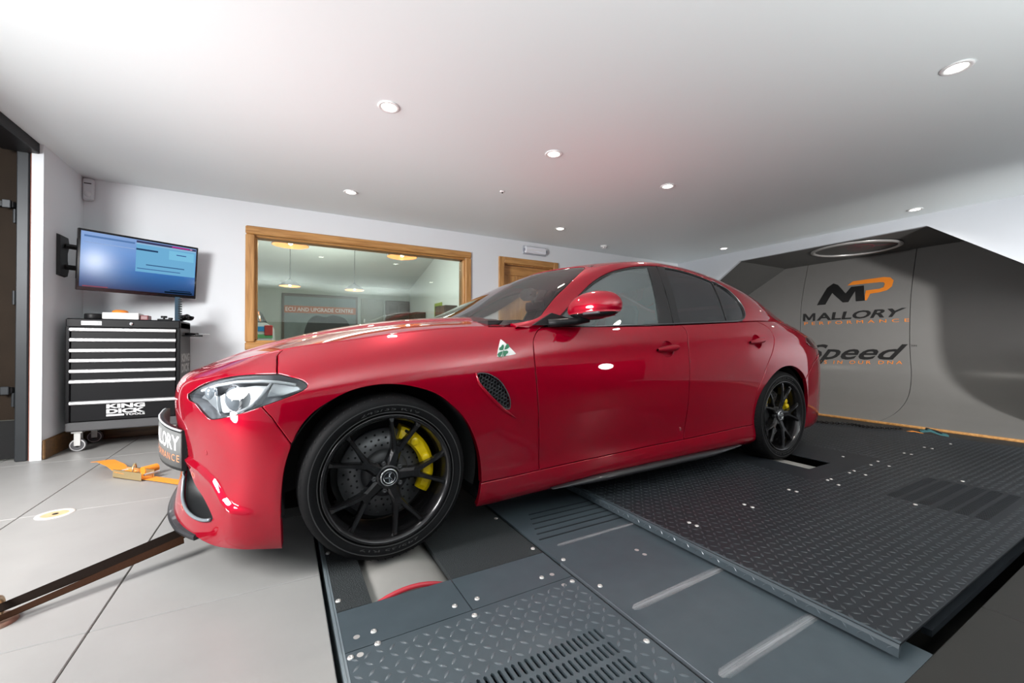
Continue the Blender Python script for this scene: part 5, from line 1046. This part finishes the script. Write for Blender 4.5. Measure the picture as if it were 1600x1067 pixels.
# ------------------------------------------------------------------ wheels
TYRE = P('tyre_rubber', (.007, .007, .0075), .65, spec=.10, noise=.25, nscale=30, bump=.15, bscale=120); RIMM = P('rim_black', (.022, .021, .022), .26, .55, coat=.3); DISC = P('brake_disc', (.14, .14, .145), .42, .6); YEL = P('caliper_yellow', (.80, .56, .0), .32, coat=.4); HUBM = P('disc_hat', (.05, .05, .052), .5, .4)
def make_wheel(cal):
    """axis along local y, outer face towards -y"""
    wl = link(bpy.data.objects.new('wheel', None)); wl.parent = car; Rt = .327; W2 = .125
    prof = [(.246, -.085), (.252, -.108), (.270, -.121), (.288, -.125), (.302, -.121), (.3125, -.112), (.3195, -.098), (.3245, -.075), (Rt, -.04), (Rt, .04), (.3245, .075), (.3195, .098), (.30, .122), (.27, .122), (.246, .10), (.246, -.085)]
    ty = MB().lathe(prof, 72, axis='y').build('tyre', TYRE, wl)
    m = MB()   # tread blocks round the shoulder and circumferential grooves
    for k in range(72):
        a = 2*pi*k/72
        for s in (-1, 1):
            c = [(.3262, s*.046, a), (.3262, s*.050, a+.012), (.3175, s*.106, a+.052), (.3175, s*.106, a+.040)]; m.add([((r+.0012)*cos(t), y, (r+.0012)*sin(t)) for r, y, t in c], [(0, 1, 2, 3)])
    for y in (-.042, -.014, .014, .042): m.lathe([(Rt+.0006, y-.004), (Rt+.0006, y+.004)], 60, axis='y')
    o = m.build('tread_grooves', BLACK, ty); o['kind'] = 'stuff'
    MB().lathe([(.2935, -.1250), (.2915, -.1256), (.2895, -.1250)], 72, axis='y').lathe([(.264, -.1195), (.262, -.1203), (.260, -.1190)], 72, axis='y').build('sidewall_ring', P('rubber_worn', (.035, .034, .034), .5), ty)
    # raised sidewall lettering
    for a0 in (pi/2, -pi/2):
        v, f = text_mesh('245/35 R19', .0); v, f = subdiv_edges(v, f, .06); th = a0+(.5-v[:, 0])*.85; rr = .2705+.012*v[:, 1]
        MB().add(np.stack([rr*np.cos(th), np.full(len(rr), -.1222-.0008), rr*np.sin(th)], 1), f).build('sidewall_lettering', P('rubber_worn', (.035, .034, .034), .5), ty)
    rim = MB().lathe([(.2475, -.108), (.2535, -.117), (.2535, -.121), (.2490, -.123), (.2395, -.117), (.2345, -.103), (.2275, -.088), (.2245, -.03), (.220, .05), (.235, .10), (.250, .11), (.250, .10), (.232, .05), (.236, -.03), (.2475, -.10)], 72, axis='y').build('rim', RIMM, wl)
    def spoke(path, mb):
        rings = []
        for (r, a, hw, yf, dp) in path:
            c, s = cos(a), sin(a); t = (-s, c); P0 = (r*c, r*s)
            rings.append([(P0[0]+t[0]*k*hw, y, P0[1]+t[1]*k*hw) for k, y in ((-1, yf+dp), (-1, yf+.010), (-.55, yf), (.55, yf), (1, yf+.010), (1, yf+dp))])
        mb.ring_loft(rings, smooth=False)
    for k in range(5):
        mb = MB(); a = radians(90-16)-k*2*pi/5
        spoke([(.030, a, .026, -.088, .05), (.058, a, .0235, -.094, .05), (.090, a, .0205, -.099, .047), (.112, a, .021, -.102, .044), (.124, a, .023, -.104, .042)], mb)
        for s in (-1, 1): spoke([(.100, a+s*.06, .0125, -.100, .045), (.135, a+s*.132, .0112, -.105, .040), (.18, a+s*.205, .0085, -.110, .034), (.222, a+s*.245, .0092, -.110, .03), (.236, a+s*.252, .016, -.107, .03)], mb)
        mb.build('spoke', RIMM, rim)
    MB().lathe([(.056, -.02), (.053, -.082), (.044, -.094), (.036, -.096), (.034, -.090)], 36, axis='y').build('hub', RIMM, rim)
    for k in range(5):
        a = radians(90+20)-k*2*pi/5; MB().lathe([(.0105, -.070), (.0105, -.088), (.006, -.090), (.0, -.086)], 6, (.056*cos(a), 0, .056*sin(a)), 'y', smooth=False).build('wheel_nut', HUBM, rim)
    cap = MB().lathe([(.0345, -.090), (.0345, -.099), (.030, -.1015), (.0295, -.1005)], 36, axis='y').build('centre_cap', P('cap_chrome', (.62, .62, .63), .2, .9), rim)
    MB().lathe([(.0297, -.1006), (.0, -.1010)], 30, axis='y').build('cap_face', P('cap_dark', (.02, .02, .022), .3, .4), cap)
    mb = MB().box((-.0025, -.1025, -.019), (.0025, -.1012, .019)).box((-.017, -.1025, -.0025), (-.0, -.1012, .0025))
    mb.tube([(.005+.006*sin(t*2.2), -.1018, -.018+.036*t/pi) for t in np.linspace(0, pi, 9)], .0022, 5); mb.tube([(.0225*cos(t), -.1018, .0225*sin(t)) for t in np.linspace(0, 2*pi, 25)], .0012, 5); mb.build('cap_emblem', CHROME, cap)
    ds = MB().lathe([(.095, -.012), (.180, -.012), (.180, .018), (.095, .018)], 60, axis='y').build('brake_disc', DISC, wl)
    mb = MB()
    for k in range(30):
        for j in range(3):
            a = 2*pi*k/30+j*.075; r = .112+.024*j+.006*(k % 2); mb.add([(r*cos(a)+.0048*cos(q), -.0128, r*sin(a)+.0048*sin(q)) for q in np.linspace(0, 2*pi, 9)[:-1]], [tuple(range(8))])
    o = mb.build('drilled_holes', BLACK, ds); o['kind'] = 'stuff'
    MB().lathe([(.096, -.010), (.092, -.04), (.06, -.045), (.0, -.045)], 36, axis='y').build('disc_hat', HUBM, ds)
    MB().lathe([(.205, .03), (.0, .035)], 40, axis='y').build('back_plate', LIP, wl)
    for (ac, span, r0, r1) in cal:
        c_ = link(bpy.data.objects.new('brake_caliper', None)); c_.parent = wl; mb = MB(); rings = []
        n = 17
        for i in range(n):
            t = -1+2*i/(n-1); a = ac+t*span/2; wob = 1-.10*(abs(t) > .85)-.05*(abs(abs(t)-.45) < .12); e = 1 if abs(t) < .93 else .8
            rr = [(r0+.008, -.014), (r0+.004, -.040*e), (r0+.012, -.060*e), (r1-.014, -.062*e*wob), (r1+.002, -.046*e), (r1+.006, .02), (r0+.01, .03)]
            rings.append([(r*cos(a), y, r*sin(a)) for r, y in rr])
        mb.ring_loft(rings, smooth=False); mb.build('caliper_body', YEL, c_)
        for t in (-.62, -.05, .55):
            a = ac+t*span/2; r = (r0+r1)/2; MB().lathe([(.019, -.055), (.019, -.066), (.014, -.070), (0, -.070)], 18, (r*cos(a), 0, r*sin(a)), 'y').build('piston_cover', YEL, c_)
        MB().lathe([(.006, -.05), (.006, -.075), (0, -.077)], 8, ((r1-.01)*cos(ac+span*.44), 0, (r1-.01)*sin(ac+span*.44)), 'y').build('bleed_nipple', BLK_PL, c_)
    return wl
fw = make_wheel([(radians(20), radians(102), .138, .196)]); rwh = make_wheel([(radians(20), radians(52), .135, .186), (radians(140), radians(36), .145, .186)])
yw = -(YC-1.667)+.098
def put(o, x, z, side): o.location = (x, yw*side, z); o.rotation_euler = (0, 0, 0 if side > 0 else pi)
put(fw, 0, .337, 1); put(rwh, 2.82, .350, 1)
c1 = copy_tree(fw, car); put(c1, 0, .337, -1); c2 = copy_tree(rwh, car); put(c2, 2.82, .350, -1)
# ------------------------------------------------------------------ cabin and underside
DKI = P('cabin_dark', (.018, .018, .019), .7); SEATM = P('seat_leather', (.022, .021, .021), .45)
MB().box((-.55, -.60, .13), (3.55, .60, .17)).box((.42, -.84, .15), (2.36, .84, .19)).build('underbody', LIP, car)
MB().ring_loft([[(.52, y, .55), (.52, y, .985), (.70, y, .995), (.92, y, .975), (1.02, y, .90), (1.03, y, .78), (.90, y, .55)] for y in np.linspace(-.74, .74, 9)], smooth=False).build('dashboard', DKI, car)
MB().ring_loft([[(.90, y, .97), (.94, y, 1.015), (1.06, y, 1.01), (1.07, y, .93)] for y in (.16, .22, .50, .56)], smooth=False).build('instrument_hood', DKI, car)
def seat(y, x, nm):
    s = link(bpy.data.objects.new(nm, None)); s.parent = car; s.location = (x, y, 0)
    MB().ring_loft([[(dx, -.25*k, .34), (dx, -.26*k, .48), (dx, -.18*k, .455), (dx, .18*k, .455), (dx, .26*k, .48), (dx, .25*k, .34)] for dx, k in ((0, .9), (.12, 1), (.45, 1), (.52, .95))]).build('cushion', SEATM, s)
    MB().ring_loft([[(dx-.07, -.24*k, z), (dx-.085, -.17*k, z), (dx-.055, 0, z), (dx-.085, .17*k, z), (dx-.07, .24*k, z), (dx+.06, .20*k, z), (dx+.06, -.20*k, z)] for dx, z, k in ((.50, .42, .95), (.55, .62, 1.05), (.60, .80, 1.0), (.64, .92, .80), (.655, .965, .55))]).build('backrest', SEATM, s)
    MB().ring_loft([[(dx-.04, -.13*k, z), (dx-.05, 0, z), (dx-.04, .13*k, z), (dx+.045, .11*k, z), (dx+.045, -.11*k, z)] for dx, z, k in ((.655, .985, .8), (.66, 1.02, 1), (.67, 1.10, 1), (.68, 1.145, .7))]).build('headrest', SEATM, s)
    return s
seat(-.37, 1.12, 'front_seat'); seat(.37, 1.12, 'front_seat')
rs2 = link(bpy.data.objects.new('rear_seat', None)); rs2.parent = car; rs2.location = (2.15, 0, 0)
MB().box((0, -.64, .33), (.50, .64, .47), bev=.04).build('cushion', SEATM, rs2); MB().ring_loft([[(.42+.28*t, y, .45+.52*t) for t in (0, .5, 1)]+[(.85, y, .97), (.62, y, .45)] for y in (-.64, .64)], smooth=False).build('backrest', SEATM, rs2)
for y in (-.36, .36): MB().ring_loft([[(dx, y-.12*k, z), (dx+.08, y-.11*k, z), (dx+.08, y+.11*k, z), (dx, y+.12*k, z)] for dx, z, k in ((.70, .97, .9), (.72, 1.06, 1), (.74, 1.11, .7))]).build('headrest', SEATM, rs2)
sw = link(bpy.data.objects.new('steering_wheel', None)); sw.parent = car; sw.location = (1.16, .37, .86); sw.rotation_euler = (0, radians(-68), 0)
MB().tube([(.18*cos(t), .18*sin(t), 0) for t in np.linspace(0, 2*pi, 33)], .015, 8).build('wheel_ring', SEATM, sw); MB().lathe([(0, .03), (.06, .025), (.07, 0), (0, -.03)], 20).build('wheel_boss', DKI, sw)
for a in (0, pi, -pi/2): MB().cyl((.05*sin(a), .05*cos(a), 0), (.175*sin(a), .175*cos(a), 0), .012, 6).build('wheel_spoke', DKI, sw)
im = link(bpy.data.objects.new('interior_mirror', None)); im.parent = car; im.location = (1.20, 0, 1.20)
MB().box((-.03, -.07, -.01), (.05, .07, .075), bev=.02).build('sensor_box', DKI, im); MB().box((.05, -.12, -.085), (.075, .12, -.015), bev=.012).build('mirror_body', DKI, im); MB().cyl((.03, 0, .02), (.06, 0, -.04), .012, 8).build('stalk', DKI, im)
MB().ring_loft([[(x, y, z) for y, z in ((-.55, 1.37), (0, 1.40), (.55, 1.37), (.55, 1.36), (0, 1.385), (-.55, 1.36))] for x in (1.34, 1.6, 2.0, 2.5)], smooth=False).build('headlining', P('headlining', (.10, .10, .10), .9), car)
MB().box((2.75, -.62, .93), (3.30, .62, .99), bev=.02).build('parcel_shelf', DKI, car)
